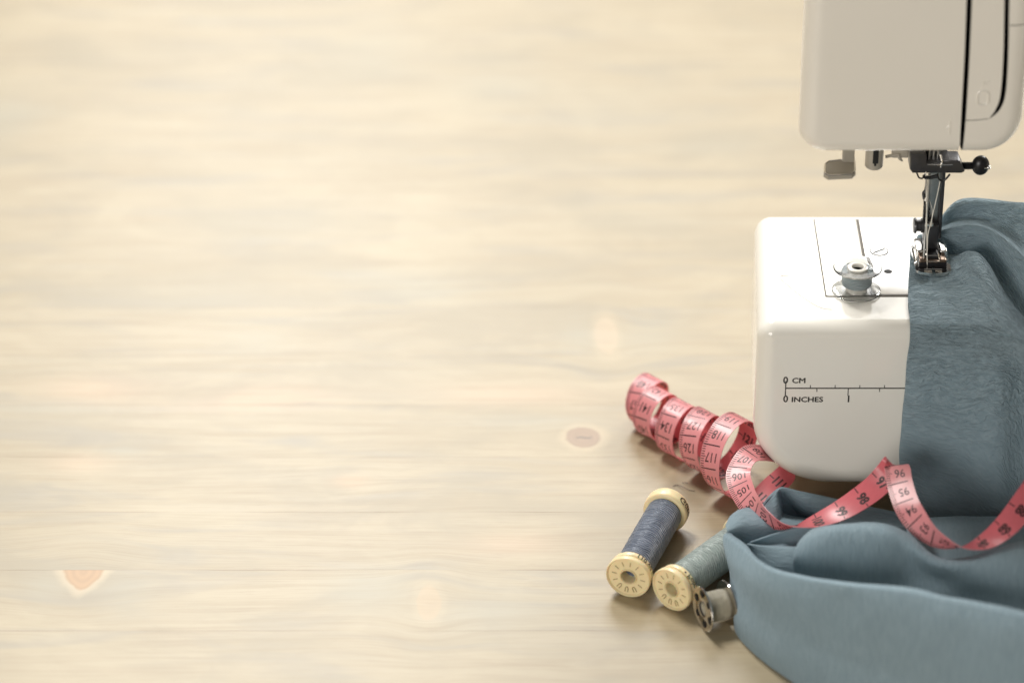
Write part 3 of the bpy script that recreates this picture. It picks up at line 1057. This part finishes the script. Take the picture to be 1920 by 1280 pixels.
# crest C
rows.append([(1713, 480, 9.47), (1709, 478, 9.50), (1740, 484, 9.55), (1787, 482, 9.80), (1818, 471, 10.55), (1849, 489, 10.55), (1911, 588, 10.1), (2016, 652, 9.95), (2140, 702, 9.8)])
# valley
rows.append([(1714, 470, 9.47), (1711, 466, 9.50), (1742, 472, 9.55), (1788, 474, 9.55), (1818, 477, 9.60), (1856, 500, 9.55), (1920, 594, 9.5), (2024, 652, 9.5), (2148, 702, 9.5)])
# face of B
rows.append([(1716, 462, 9.55), (1713, 458, 9.60), (1744, 460, 9.70), (1788, 458, 9.90), (1832, 458, 10.0), (1872, 490, 10.0), (1930, 562, 10.0), (2034, 620, 10.0), (2158, 660, 10.0)])
rows.append([(1718, 452, 9.75), (1716, 450, 9.85), (1746, 446, 10.2), (1790, 438, 10.5), (1836, 437, 10.7), (1880, 464, 10.8), (1932, 515, 10.9), (2040, 575, 10.9), (2164, 610, 10.9)])
# crest B
rows.append([(1722, 444, 9.85), (1720, 443, 9.95), (1748, 434, 10.45), (1792, 424, 10.85), (1838, 424, 11.05), (1886, 450, 11.2), (1936, 492, 11.35), (2044, 550, 11.3), (2168, 585, 11.3)])
rows.append([(1726, 442, 9.75), (1724, 441, 9.8), (1751, 430, 10.2), (1794, 419, 10.75), (1840, 419, 10.95), (1890, 444, 11.0), (1940, 484, 11.15), (2046, 545, 11.1), (2170, 580, 11.1)])
# rising back layer A
rows.append([(1732, 441, 9.6), (1734, 440, 9.6), (1760, 428, 9.9), (1797, 412, 10.5), (1842, 412, 10.75), (1893, 434, 10.9), (1944, 465, 11.1), (2048, 520, 11.1), (2172, 560, 11.1)])
rows.append([(1738, 441, 9.5), (1746, 438, 9.5), (1768, 418, 10.1), (1800, 398, 10.85), (1846, 396, 11.1), (1896, 408, 11.3), (1948, 425, 11.5), (2050, 470, 11.5), (2174, 510, 11.5)])
rows.append([(1742, 441, 9.45), (1752, 434, 9.55), (1772, 402, 10.5), (1800, 382, 11.25), (1850, 379, 11.5), (1898, 384, 11.75), (1950, 392, 11.9), (2052, 425, 11.9), (2176, 460, 11.9)])
rows.append([(1746, 441, 9.4), (1757, 430, 9.50), (1777, 396, 10.4), (1803, 376, 11.15), (1852, 374.5, 11.35), (1900, 379, 11.6), (1952, 387, 11.7), (2054, 418, 11.7), (2178, 450, 11.7)])
rows.append([R_(0.1, .5, -.05)] + [R_(0.1, .7, -.5)] + [R_(0, .9, -.8)] * 7)
rows.append([R_(0.1, .5, -.2)] + [R_(0.1, .7, -.5)] + [R_(0, 1.2, -1.0)] * 7)
patch(fab, rows, 9, 8, amp=.035, seed=3)

# --- outer fold of the heap on the table
rows = []
rows.append([(1400, 1085, 0.05), (1374, 1170, 0.03), (1412, 1222, 0.03), (1472, 1268, 0.03), (1560, 1318, 0.03), (1660, 1362, 0.03), (1780, 1405, 0.03), (1925, 1440, 0.03), (2110, 1470, 0.03)])
rows.append([(1390, 1065, 0.5), (1370, 1145, 0.55), (1404, 1195, 0.55), (1464, 1240, 0.6), (1556, 1283, 0.65), (1660, 1315, 0.8), (1780, 1352, 0.9), (1925, 1388, 1.0), (2110, 1420, 1.0)])
rows.append([(1384, 1045, 1.2), (1366, 1098, 1.35), (1396, 1145, 1.4), (1456, 1182, 1.6), (1556, 1215, 1.9), (1660, 1240, 2.1), (1780, 1272, 2.3), (1925, 1305, 2.5), (2110, 1335, 2.5)])
rows.append([(1378, 1022, 2.0), (1361, 1042, 2.25), (1386, 1075, 2.4), (1447, 1112, 2.75), (1556, 1135, 3.2), (1660, 1152, 3.5), (1780, 1175, 3.8), (1925, 1208, 3.9), (2110, 1240, 3.9)])
rows.append([(1374, 1008, 2.35), (1359, 1012, 2.65), (1388, 1034, 2.85), (1444, 1076, 3.2), (1556, 1098, 3.7), (1660, 1111, 4.0), (1780, 1132, 4.25), (1925, 1166, 4.3), (2110, 1200, 4.3)])
rows.append([(1376, 1004, 2.4), (1362, 1004, 2.75), (1392, 1024, 2.95), (1446, 1066, 3.3), (1558, 1087, 3.8), (1662, 1099, 4.1), (1782, 1119, 4.35), (1927, 1153, 4.4), (2112, 1188, 4.4)])
rows.append([(1382, 1002, 2.3), (1370, 1003, 2.6), (1398, 1022, 2.8), (1450, 1064, 3.1), (1560, 1085, 3.6), (1664, 1097, 3.9), (1784, 1117, 4.15), (1929, 1151, 4.2), (2114, 1186, 4.2)])
rows.append([R_(.1, .2, -.4), R_(.2, .2, -.4)] + [R_(0, .35, -.6)] * 7)
rows.append([R_(.1, .1, -.6), R_(.2, .1, -.6)] + [R_(0, .4, -.9)] * 7)
dl = [0, .05, .2, .5, .9, 1.0, 1.0, 1.0, 1.0]
for ri, fr in enumerate((0, .12, .35, .75, 1, 1, 1)):
    rows[ri] = [(c_[0], c_[1], c_[2] + fr * dl[k_]) for k_, c_ in enumerate(rows[ri])]
patch(fab, rows, 10, 8, rot=True, amp=.045, seed=8, off=(30, 200))

# --- second, domed fold behind it
rows = []
rows.append([(1510, 1100, 1.7), (1496, 1110, 1.8), (1520, 1120, 1.8), (1565, 1125, 1.9), (1615, 1130, 1.9), (1665, 1140, 2.0), (1710, 1150, 2.1), (1765, 1160, 2.2), (1830, 1170, 2.2), (1925, 1190, 2.3), (2100, 1210, 2.3)])
rows.append([(1502, 1068, 2.4), (1487, 1072, 2.5), (1512, 1078, 2.6), (1562, 1082, 2.75), (1612, 1088, 2.8), (1662, 1095, 2.8), (1706, 1105, 2.75), (1762, 1118, 2.8), (1828, 1128, 2.8), (1925, 1150, 2.9), (2100, 1170, 2.9)])
rows.append([(1504, 1046, 2.8), (1487, 1048, 3.1), (1510, 1042, 3.55), (1560, 1035, 3.85), (1610, 1034, 3.95), (1660, 1040, 3.85), (1703, 1058, 3.5), (1760, 1082, 3.3), (1828, 1090, 3.5), (1925, 1095, 3.75), (2100, 1100, 3.8)])
rows.append([(1508, 1030, 3.1), (1493, 1026, 3.5), (1516, 1010, 4.1), (1562, 998, 4.5), (1611, 995, 4.6), (1660, 1002, 4.5), (1702, 1022, 4.1), (1758, 1058, 3.75), (1828, 1058, 3.95), (1925, 1045, 4.25), (2100, 1040, 4.3)])
rows.append([(1516, 1024, 3.0), (1502, 1014, 3.5), (1524, 994, 4.1), (1565, 982, 4.5), (1612, 978, 4.6), (1660, 984, 4.5), (1700, 1002, 4.1), (1756, 1044, 3.75), (1828, 1042, 3.9), (1925, 1014, 4.2), (2100, 1005, 4.2)])
rows.append([R_(.2, .5, -.4), R_(.2, .5, -.5)] + [R_(0, .7, -.5)] * 9)
rows.append([R_(.2, .5, -.6), R_(.2, .5, -.8)] + [R_(0, .9, -.9)] * 9)
patch(fab, rows, 9, 8, rot=True, amp=.035, seed=12, off=(60, 210))

# --- flat part behind the tape, right
rows = []
cx_ = (1700, 1740, 1790, 1850, 1925, 2020, 2120)
rows.append([(a_, b_, 2.9) for a_, b_ in zip(cx_, (1070, 1068, 1075, 1072, 1070, 1070, 1070))])
rows.append([(a_, b_, 2.95) for a_, b_ in zip(cx_, (1030, 1035, 1040, 1036, 1030, 1030, 1030))])
rows.append([(a_, b_, 2.8) for a_, b_ in zip(cx_, (1000, 1000, 1002, 1000, 996, 996, 996))])
rows.append([(a_, b_, 2.55) for a_, b_ in zip(cx_, (980, 978, 977, 976, 974, 974, 974))])
rows.append([(a_, b_, 2.3) for a_, b_ in zip(cx_, (974, 970, 968, 966, 964, 964, 964))])
rows.append([R_(0, .2, -.5)] * 7)
rows.append([R_(0, .1, -1.2)] * 7)
patch(fab, rows, 8, 6, rot=True, amp=.03, seed=5, off=(90, 200))

# --- small folds at the left end
rows = []
rows.append([(1400, 1045, 1.9), (1430, 1080, 1.9), (1470, 1092, 1.9), (1520, 1098, 1.9), (1575, 1098, 1.9)])
rows.append([(1400, 1026, 2.4), (1430, 1052, 2.4), (1470, 1060, 2.5), (1520, 1062, 2.5), (1575, 1062, 2.5)])
rows.append([(1399, 1020, 2.65), (1430, 1029, 2.75), (1470, 1031, 2.85), (1515, 1033, 2.9), (1570, 1036, 2.9)])
rows.append([(1401, 1018, 2.65), (1432, 1022.5, 2.8), (1470, 1024, 2.85), (1515, 1026, 2.9), (1570, 1028, 2.9)])
rows.append([(1404, 1018, 2.5), (1436, 1022, 2.5), (1472, 1023, 2.5), (1516, 1024, 2.5), (1570, 1024, 2.5)])
rows.append([(1405, 1018, 2.55), (1440, 1013, 2.6), (1478, 1008, 2.65), (1518, 1004, 2.7), (1570, 1000, 2.7)])
rows.append([(1406, 1017, 2.6), (1442, 1005, 2.8), (1480, 994, 2.95), (1520, 986, 3.1), (1572, 980, 3.2)])
rows.append([R_(.05, .15, -.05)] * 5)
rows.append([R_(0, .3, -.6)] * 5)
rows.append([R_(0, .3, -1.0)] * 5)
patch(fab, rows, 9, 6, amp=.012, seed=21, off=(0, 240))
rows = []
rows.append([(1366, 1012, 2.3), (1384, 1020, 2.0), (1404, 1024, 1.9), (1434, 1022, 1.9), (1480, 1012, 1.9), (1535, 1005, 1.9)])
rows.append([(1362, 1003, 2.7), (1384, 1003, 2.5), (1408, 1006, 2.3), (1438, 1004, 2.2), (1482, 1002, 2.1), (1535, 998, 2.0)])
rows.append([(1363, 994, 2.85), (1383, 984, 2.85), (1406, 980, 2.75), (1438, 984, 2.6), (1482, 990, 2.4), (1535, 990, 2.2)])
rows.append([(1361, 984, 2.75), (1373, 967, 2.8), (1400, 956, 2.75), (1434, 963, 2.6), (1480, 980, 2.4), (1535, 984, 2.2)])
rows.append([(1367, 977, 2.5), (1382, 961, 2.5), (1410, 952, 2.4), (1440, 958, 2.3), (1482, 974, 2.2), (1535, 980, 2.0)])
rows.append([R_(.2, .9, -.5)] * 6)
rows.append([R_(.1, .3, -1.7)] * 6)
patch(fab, rows, 8, 6, amp=.02, seed=23, off=(20, 260))

# --- dark piece standing up behind, under the arm
rows = []
cx_ = (1408, 1432, 1455, 1468, 1500, 1560, 1630, 1710)
rows.append(yrow((1412, 1436, 1462, 1478, 1520, 1565, 1630, 1710), [1030] * 8, (-4.0, -4.2, -4.1, -1.6, -1.7, -3.4, -3.5, -3.6)))
rows.append(yrow((1412, 1436, 1464, 1478, 1520, 1565, 1630, 1710), [992] * 8, (-3.7, -3.9, -3.8, -1.5, -1.7, -3.2, -3.3, -3.4)))
rows.append(yrow((1413, 1436, 1460, 1474, 1510, 1562, 1630, 1710), (980, 962, 955, 955, 962, 966, 975, 985), (-3.4, -3.4, -3.3, -1.7, -2.4, -2.8, -2.9, -3.0)))
rows.append(yrow((1413, 1438, 1457, 1470, 1502, 1560, 1630, 1710), (975, 943, 928, 930, 940, 949, 962, 978), (-3.2, -3.0, -2.8, -2.1, -2.6, -2.5, -2.6, -2.7)))
rows.append(yrow((1414, 1440, 1458, 1470, 1500, 1560, 1630, 1710), (972, 935, 919, 917, 925, 938, 953, 970), (-3.1, -2.9, -2.6, -2.5, -2.4, -2.3, -2.4, -2.5)))
rows.append([R_(.02, .2, -.02)] * 8)
rows.append([R_(.05, .2, -.5)] * 8)
rows.append([R_(0, .1, -1.4)] * 8)
patch(fab, rows, 7, 6, amp=.015, seed=31, off=(0, 280))
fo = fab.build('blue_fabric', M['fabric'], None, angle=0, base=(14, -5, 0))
tag(fo, 'grey blue crepe fabric draped under the presser foot and heaped on the table', 'fabric')

# ------------------------------------------------------------------ pink tape measure
CP, CW = [], []     # centreline points and width hints
ax_ = np.array([.69, -.72, 0.0])
fr_ = np.array([-.72, -.69, 0.0])
near = [(1189, 771, .98, .98), (1207, 795, 1.0, 1.02), (1242, 822, 1.12, 1.12), (1289, 850, 1.27, 1.27), (1334, 884, 1.62, 1.62), (1378, 920, 1.62, 1.62)]
cent, rad = [], []
for (px, py, r_, zc) in near:
    p_ = W(px, py, z=zc)
    cent.append(p_ - r_ * fr_)
    rad.append(r_)
cent, rad = np.array(cent), np.array(rad)
last_turn = 4.5
for th_ in np.arange(-0.55, last_turn - 0.25 + .001, 1 / 24):
    i = max(0, min(int(th_), len(rad) - 2))
    f_ = th_ - i
    c_ = cent[i] * (1 - f_) + cent[i + 1] * f_
    r_ = rad[i] * (1 - f_) + rad[i + 1] * f_
    a_ = 2 * math.pi * (th_ + .25)
    wob = 1 + .035 * math.sin(th_ * 9.1) + .03 * math.sin(th_ * 17.3 + 1)
    c_ = c_ + ax_ * (.11 * math.sin(th_ * 4.3 + .6) + .06 * math.sin(th_ * 11.0))
    CP.append(c_ + r_ * wob * (math.cos(a_) * np.array([0, 0, 1.0]) + math.sin(a_) * fr_))
    CW.append(ax_)
CP = list(CP)
loose = [  # px, py, z, width hint
    (1416, 940, .28, (.65, -.72, -.1)),
    (1447, 913, .65, (.6, -.75, -.25)),
    (1477, 884, 1.15, (.5, -.8, -.2)),
    (1474, 862, 1.85, (.1, -1, .1)),
    (1440, 850, 2.7, (.0, -1, .1)),
    (1410, 850, 3.15, (.3, -.9, -.1)),
    (1391, 868, 3.1, (.65, -.6, .1)),
    (1384, 892, 2.9, -75),
    (1394, 923, 2.85, -70),
    (1412, 950, 2.85, -60),
    (1442, 973, 2.92, -38),
    (1484, 985, 3.05, -4),
    (1530, 976, 3.28, 26),
    (1582, 953, 3.68, 50),
    (1634, 918, 4.30, 66),
    (1664, 888, 4.95, (.9, -.4, -.2)),
    (1677, 871, 5.22, (1, -.1, -.05)),
    (1683, 880, 5.25, (.95, .1, .1)),
    (1687, 905, 5.05, (.9, .2, .3)),
    (1702, 950, 4.75, (.86, .26, .42)),
    (1729, 988, 4.40, -58),
    (1763, 1013, 4.22, -34),
    (1806, 1025, 4.12, 0),
    (1850, 1013, 4.35, 34),
    (1893, 978, 5.0, 60),
    (1930, 930, 5.7, (.75, -.4, -.45)),
    (1962, 885, 6.4, (.95, -.25, -.1)),
    (1982, 880, 6.5, (1, 0, .05)),
    (1992, 915, 6.2, (.9, .2, .3)),
    (2030, 985, 5.4, (.8, .3, .4)),
]
LP = [W(l_[0], l_[1], z=l_[2]) for l_ in loose]
VD = -FW
for i, (px, py, z_, w_) in enumerate(loose):
    CP.append(LP[i])
    if isinstance(w_, tuple):
        w_ = np.array(w_, float)
    else:
        # turned by this angle about its own length from lying edge-on to the viewer
        tt = LP[i + 1] - LP[i - 1]
        tt /= np.linalg.norm(tt)
        e_ = VD - VD.dot(tt) * tt
        e_ /= np.linalg.norm(e_)
        w_ = math.cos(math.radians(w_)) * e_ + math.sin(math.radians(w_)) * np.cross(tt, e_)
    CW.append(w_ / np.linalg.norm(w_))
CP = np.array(CP)
CW = np.array(CW)
dense = crs(CP, 10)
densew = crs(CW, 10)
seg = np.linalg.norm(np.diff(dense, axis=0), axis=1)
S = np.concatenate([[0], np.cumsum(seg)])
LT = S[-1]
sg = np.arange(0, LT, .06)
PP = np.stack([np.interp(sg, S, dense[:, k]) for k in range(3)], 1)
WW = np.stack([np.interp(sg, S, densew[:, k]) for k in range(3)], 1)
for _ in range(4):
    PP[1:-1] = (PP[:-2] + PP[1:-1] * 2 + PP[2:]) / 4
for _ in range(10):
    WW[1:-1] = (WW[:-2] + WW[1:-1] * 2 + WW[2:]) / 4
TT = np.gradient(PP, axis=0); TT /= np.linalg.norm(TT, axis=1)[:, None]
WW = WW - (WW * TT).sum(1)[:, None] * TT
WW /= np.linalg.norm(WW, axis=1)[:, None]
NN = np.cross(TT, WW)
TH = .012
HW = .51


def ribbon(s_, w_, h_):
    s_ = np.clip(s_, 0, sg[-1])
    o = []
    for A in (PP, WW, NN):
        o.append(np.stack([np.interp(s_, sg, A[:, k]) for k in range(3)], -1))
    return o[0] + o[1] * w_[..., None] + o[2] * h_[..., None]


ws = np.linspace(-HW, HW, 9)
tape = thing('tape_measure', 'pink tape measure coiled beside the sewing machine and trailing over the blue fabric', 'tape measure', tuple(W(1300, 860, z=0)))
mb = MB()
sN, wN = len(sg), len(ws)
for side in (0, 1):
    SS, Wd = np.meshgrid(sg, ws, indexing='ij')
    P_ = ribbon(SS.ravel(), Wd.ravel(), np.full(SS.size, TH if side == 0 else -TH))
    F_ = [(i * wN + j, i * wN + j + 1, (i + 1) * wN + j + 1, (i + 1) * wN + j) for i in range(sN - 1) for j in range(wN - 1)]
    mb.add(P_, F_, side, np.stack([Wd.ravel(), SS.ravel()], 1))
off = sN * wN
for i in range(sN - 1):
    for j in (0, wN - 1):
        a0 = i * wN + j
        mb.f.append((a0, a0 + wN, a0 + wN + off, a0 + off)); mb.mi.append(0)
for i in (0, sN - 1):
    for j in range(wN - 1):
        a0 = i * wN + j
        mb.f.append((a0, a0 + 1, a0 + 1 + off, a0 + off)); mb.mi.append(0)
mb.build('tape_band', [M['tapef'], M['tapeb']], tape, angle=60)
# numbering: 117.0 sits on the near side of the fifth turn
sref = None
tgt = W(near[4][0], near[4][1], z=near[4][3])
half = sg < sg[-1] * .75
i0 = int(np.argmin(np.linalg.norm(PP - tgt, axis=1)))
sref = sg[i0]
LAB0 = 116.4
cmk = MB()


def bar(s0, s1, w0, w1, h):
    k = max(1, int(abs(s1 - s0) / .08))
    k2 = max(1, int(abs(w1 - w0) / .25))
    a = np.linspace(s0, s1, k + 1); b = np.linspace(w0, w1, k2 + 1)
    A, B = np.meshgrid(a, b, indexing='ij')
    P_ = ribbon(A.ravel(), B.ravel(), np.full(A.size, h))
    n2 = k2 + 1
    cmk.add(P_, [(i * n2 + j, i * n2 + j + 1, (i + 1) * n2 + j + 1, (i + 1) * n2 + j) for i in range(k) for j in range(k2)])


HF = TH + .004
cache = {}
lab_hi = int(LAB0 + sref)
lab_lo = int(LAB0 - (sg[-1] - sref)) + 1
for n_ in range(lab_lo, lab_hi + 1):
    s_ = sref + (LAB0 - n_)          # middle of the number field of n_
    if s_ - .7 < 0 or s_ + .7 > sg[-1]:
        continue
    sl_ = s_ - .5
    bar(sl_ - .025, sl_ + .028, -HW + .02, .33, HF)
    for k in range(1, 10):
        L = .24 if k == 5 else .17
        bar(sl_ + k / 10 - .016, sl_ + k / 10 + .016, -HW + .02, -HW + .02 + L, HF)
    txt = str(n_)
    if txt not in cache:
        cache[txt] = (text2d(txt, .50, .004, .12), text2d(txt, .56, .022, .12))
    (V, F), (V2, F2) = cache[txt]
    P_ = ribbon(s_ + V[:, 1] * 1.15, .06 - V[:, 0] * .86, np.full(len(V), HF))
    cmk.add(P_, F)
    # reverse side
    sb = s_ - .5
    bar(sb - .022, sb + .022, -HW + .02, -.22, -HF)
    bar(sb - .018, sb + .018, HW - .17, HW - .02, -HF)
    P_ = ribbon(sb + V2[:, 1], .09 + V2[:, 0] * .78, np.full(len(V2), -HF))
    cmk.add(P_, F2)
cmk.build('tape_numbers', M['tapeink'], tape, angle=0)
# cream end tab of the tape
mb = MB()
e_s = np.linspace(.0, .16, 4)
A, B = np.meshgrid(e_s, ws * 1.03, indexing='ij')
for h_ in (TH + .02, -TH - .02):
    P_ = ribbon(A.ravel(), B.ravel(), np.full(A.size, h_))
    mb.add(P_, [(i * wN + j, i * wN + j + 1, (i + 1) * wN + j + 1, (i + 1) * wN + j) for i in range(3) for j in range(wN - 1)])
mb.build('tape_end', M['chrome'], tape)


# ------------------------------------------------------------------ thread spools
def spool(name, label, face, direction, thread_mat, rim_near, rim_far, rot_near, rot_far, L=5.45):
    r = .93
    d = np.array([direction[0], direction[1], 0.0]); d /= np.linalg.norm(d)
    o = W(face[0], face[1], z=r)
    root = thing(name, label, 'thread spool', (o[0], o[1], 0), 'sewing thread spools')
    mb = MB()
    # near cap: shallow dish with central hole, stepped collar
    prof = [(.30, .75), (.30, .05), (.335, .02), (.36, .06), (.37, .10), (.84, .10), (.87, .03), (.90, .0), (.925, .03), (.93, .10), (.925, .24), (.89, .275), (.80, .285), (.80, .33), (.86, .345), (.885, .38), (.885, .55), (.86, .60), (.66, .61), (.60, .62)]
    mb.lathe(prof, o, d, 72)
    cap = mb.build('end_cap', M['spool'], root, angle=50)
    mb = MB()
    prof2 = [(.60, L - .56), (.86, L - .55), (.92, L - .51), (.93, L - .45), (.93, L - .08), (.90, L), (.35, L), (.33, L - .1), (.30, L - .6)]
    mb.lathe(prof2, o, d, 72)
    cap2 = mb.build('end_cap', M['spool'], root, angle=50)
    mb = MB()
    rng = np.random.RandomState(5)
    pr = []
    zs = np.linspace(.60, L - .54, 70)
    for i, z_ in enumerate(zs):
        u = (z_ - .6) / (L - 1.14)
        bulge = .74 + .015 * math.sin(math.pi * u) + rng.uniform(-.006, .006)
        if i in (0, 69): bulge = .7
        pr.append((bulge, z_))
    mb.lathe(pr, o, d, 64)
    mb.build('thread_winding', thread_mat, root, angle=0)
    mb = MB().lathe([(.30, .1), (.30, L - .05)], o, d, 32)
    mb.f = mb.f[:-2]; mb.mi = mb.mi[:-2]
    mb.build('core', M['spool'], root)
    # moulded marks on the face and printing round the rims
    e1 = np.cross((0, 0, 1.0), d); e1 /= np.linalg.norm(e1)   # to the left seen from the front
    e2 = np.array([0, 0, 1.0])
    mk = MB()

    def facept(rr, ang, h=.07):
        return o + d * h + rr * (math.cos(ang) * -e1 * -1 + math.sin(ang) * e2)
    for k in range(12):
        a = math.radians(90 + 30 * k + 6)
        if 225 < (math.degrees(a) % 360) < 330:
            # U shapes
            c_ = np.array([math.cos(a), math.sin(a)])
            tn = np.array([-c_[1], c_[0]])
            pts = []
            for (q1, q2) in ((.74, -.055), (.56, -.055), (.50, 0), (.56, .055), (.74, .055)):
                pt = c_ * q1 + tn * q2
                pts.append(o + d * .092 + pt[0] * e1 + pt[1] * e2)
            mk.tube(pts[::1], .020, 6, smooth=3)
        else:
            pts = [o + d * .092 + (q1 * math.cos(a)) * e1 + (q1 * math.sin(a)) * e2 for q1 in (.50, .70)]
            mk.tube(pts, .018, 6, smooth=0)
    mk.build('moulded_mark', M['spoolmark'], cap)

    def rimtext(body, size, z0, ang0, rr, parent, name_):
        V, F = text2d(body, size, .006, .1)
        P_ = []
        for u, v in V:
            a = math.radians(ang0) - u / rr
            P_.append(o + d * (z0 - v) + (rr + .006) * (math.cos(a) * -e1 + math.sin(a) * e2))
        m_ = MB().add(P_, F)
        m_.build(name_, M['ink'], parent, angle=0)
    # near rim, far rim: letters run round the rim, tops towards the far end
    rimtext(rim_near, .32, .465, rot_near, .885, cap, 'rim_print')
    if rim_far:
        rimtext(rim_far, .46, L - .27, rot_far, .93, cap2, 'rim_print')
    return root


spool('thread_spool', 'slate blue thread on a cream spool lying apart, its whole length in view', (1177, 1083), (.335, .94), M['navy'], '110 yd / 100 m', 'Gütermann', 12, -14)
spool('thread_spool', 'sea green thread on a cream spool whose far end is covered by the fabric', (1257, 1106), (.64, .77), M['teal'], '• Polyester', '', 22, 0, 5.2)

# ------------------------------------------------------------------ metal bobbin
r = .93
o = W(1318, 1141, z=r)
d = np.array([.92, .38, 0.0]); d /= np.linalg.norm(d)
bob = thing('metal_bobbin', 'shiny metal bobbin of cream thread lying between the sea green spool and the fabric', 'bobbin', (o[0], o[1], 0))
for z0, s_ in ((0, 1), (1.06, -1)):
    mb = MB()
    prof = [(.30, z0 + s_ * .12), (.30, z0 - s_ * .03), (.36, z0 - s_ * .05), (.44, z0), (.62, z0 + s_ * .02), (.80, z0 + s_ * .0), (.84, z0 - s_ * .03), (.90, z0 - s_ * .04), (.93, z0 - s_ * .01), (.91, z0 + s_ * .04), (.85, z0 + s_ * .04), (.6, z0 + s_ * .07), (.34, z0 + s_ * .07)]
    mb.lathe(prof, o, d, 64, closed=False)
    mb.f = mb.f[:-2]; mb.mi = mb.mi[:-2]
    fl = mb.build('flange', M['bobbinsteel'], bob)
    mb = MB()
    e1 = np.cross((0, 0, 1.0), d); e2 = np.array([0, 0, 1.0])
    for k in range(6):
        a = math.radians(60 * k + 15)
        c_ = o + d * (z0 + (-.004 if s_ > 0 else .004)) + .64 * (math.cos(a) * e1 + math.sin(a) * e2)
        mb.lathe([(0, 0), (.15, .0), (.155, .004)], c_ + d * (-.002 * s_), -d * s_, 16)
    mb.build('flange_hole', M['slot'], fl)
mb = MB().lathe([(.30, -.02), (.30, 1.08)], o, d, 32)
mb.f = mb.f[:-2]; mb.mi = mb.mi[:-2]
mb.build('hub', M['darksteel'], bob)
mb = MB().lathe([(.3, .06), (.60, .07), (.615, .3), (.62, .56), (.615, .85), (.60, .99), (.3, 1.0)], o, d, 48)
mb.build('thread_winding', M['creamthread'], bob, angle=0)

# ------------------------------------------------------------------ clear bobbin on the bed
zb = AZ1 + .051
o = W(1605.5, 545.5, z=zb)
o = np.array([o[0], o[1], zb])
cb = thing('clear_bobbin', 'clear plastic bobbin of grey blue thread standing upright on the machine bed', 'bobbin', tuple(o))
H = 1.12
mb = MB()
prof = [(.27, 0.0), (.95, 0.0), (.985, .03), (.985, .04), (.95, .06), (.44, .06), (.42, .10), (.42, H - .10), (.44, H - .06), (.95, H - .06), (.985, H - .04), (.985, H - .03), (.95, H), (.40, H), (.36, H + .015), (.27, H + .015)]
mb.lathe(prof, o, (0, 0, 1), 96, closed=True)
mb.build('bobbin_body', M['clear'], cb, angle=30)
mb = MB()
mb.lathe([(.415, .34), (.60, .35), (.615, .45), (.61, .62), (.62, .80), (.60, .96), (.415, .97)], o, (0, 0, 1), 64)
mb.build('thread_winding', M['greythread'], cb, angle=0)
mb = MB().lathe([(.24, .02), (.41, .02), (.41, H + .02), (.38, H + .035), (.27, H + .035), (.24, H + .01)], o, (0, 0, 1), 48, closed=True)
mb.build('hub', M['plastic_bed'], cb, angle=30)
mb = MB().lathe([(0, .98), (.235, .98)], o, (0, 0, 1), 32)
mb.build('hub_hole_shade', M['slot'], cb)  # black disc plugging the hub, painted as the shade down its hole
mb = MB()
zz = AZ1 + .02
mb.tube([o + np.array([-.55, .1, .45]), W(1560, 520, z=zz + .3), W(1520, 516, z=zz + .1), W(1480, 516, z=zz), W(1463, 518, z=zz), W(1470, 528, z=zz), W(1500, 553, z=zz), W(1535, 575, z=zz), W(1560, 580, z=zz)], .012, 5)
mb.build('thread_tail', M['whitethread'], cb)

# ------------------------------------------------------------------ scrap of thread on the table
mb = MB()
mb.tube([W(1262, 911, z=.05), W(1268, 909, z=.02), W(1280, 912, z=.1), W(1292, 918, z=.04), W(1303, 920, z=.02)], .013, 6)
ts = mb.build('thread_scrap', M['darkthread'], None, base=W(1283, 914, z=0))
tag(ts, 'short dark scrap of thread on the table above the slate blue spool', 'thread')
mb = MB()
mb.tube([W(1279, 905, z=.02), W(1284, 904, z=.05), W(1290, 905.5, z=.02)], .010, 6)
ts = mb.build('thread_scrap', M['darkthread'], None, base=W(1284, 905, z=0))
tag(ts, 'tiny faint fibre on the table just above the longer dark thread scrap', 'thread')
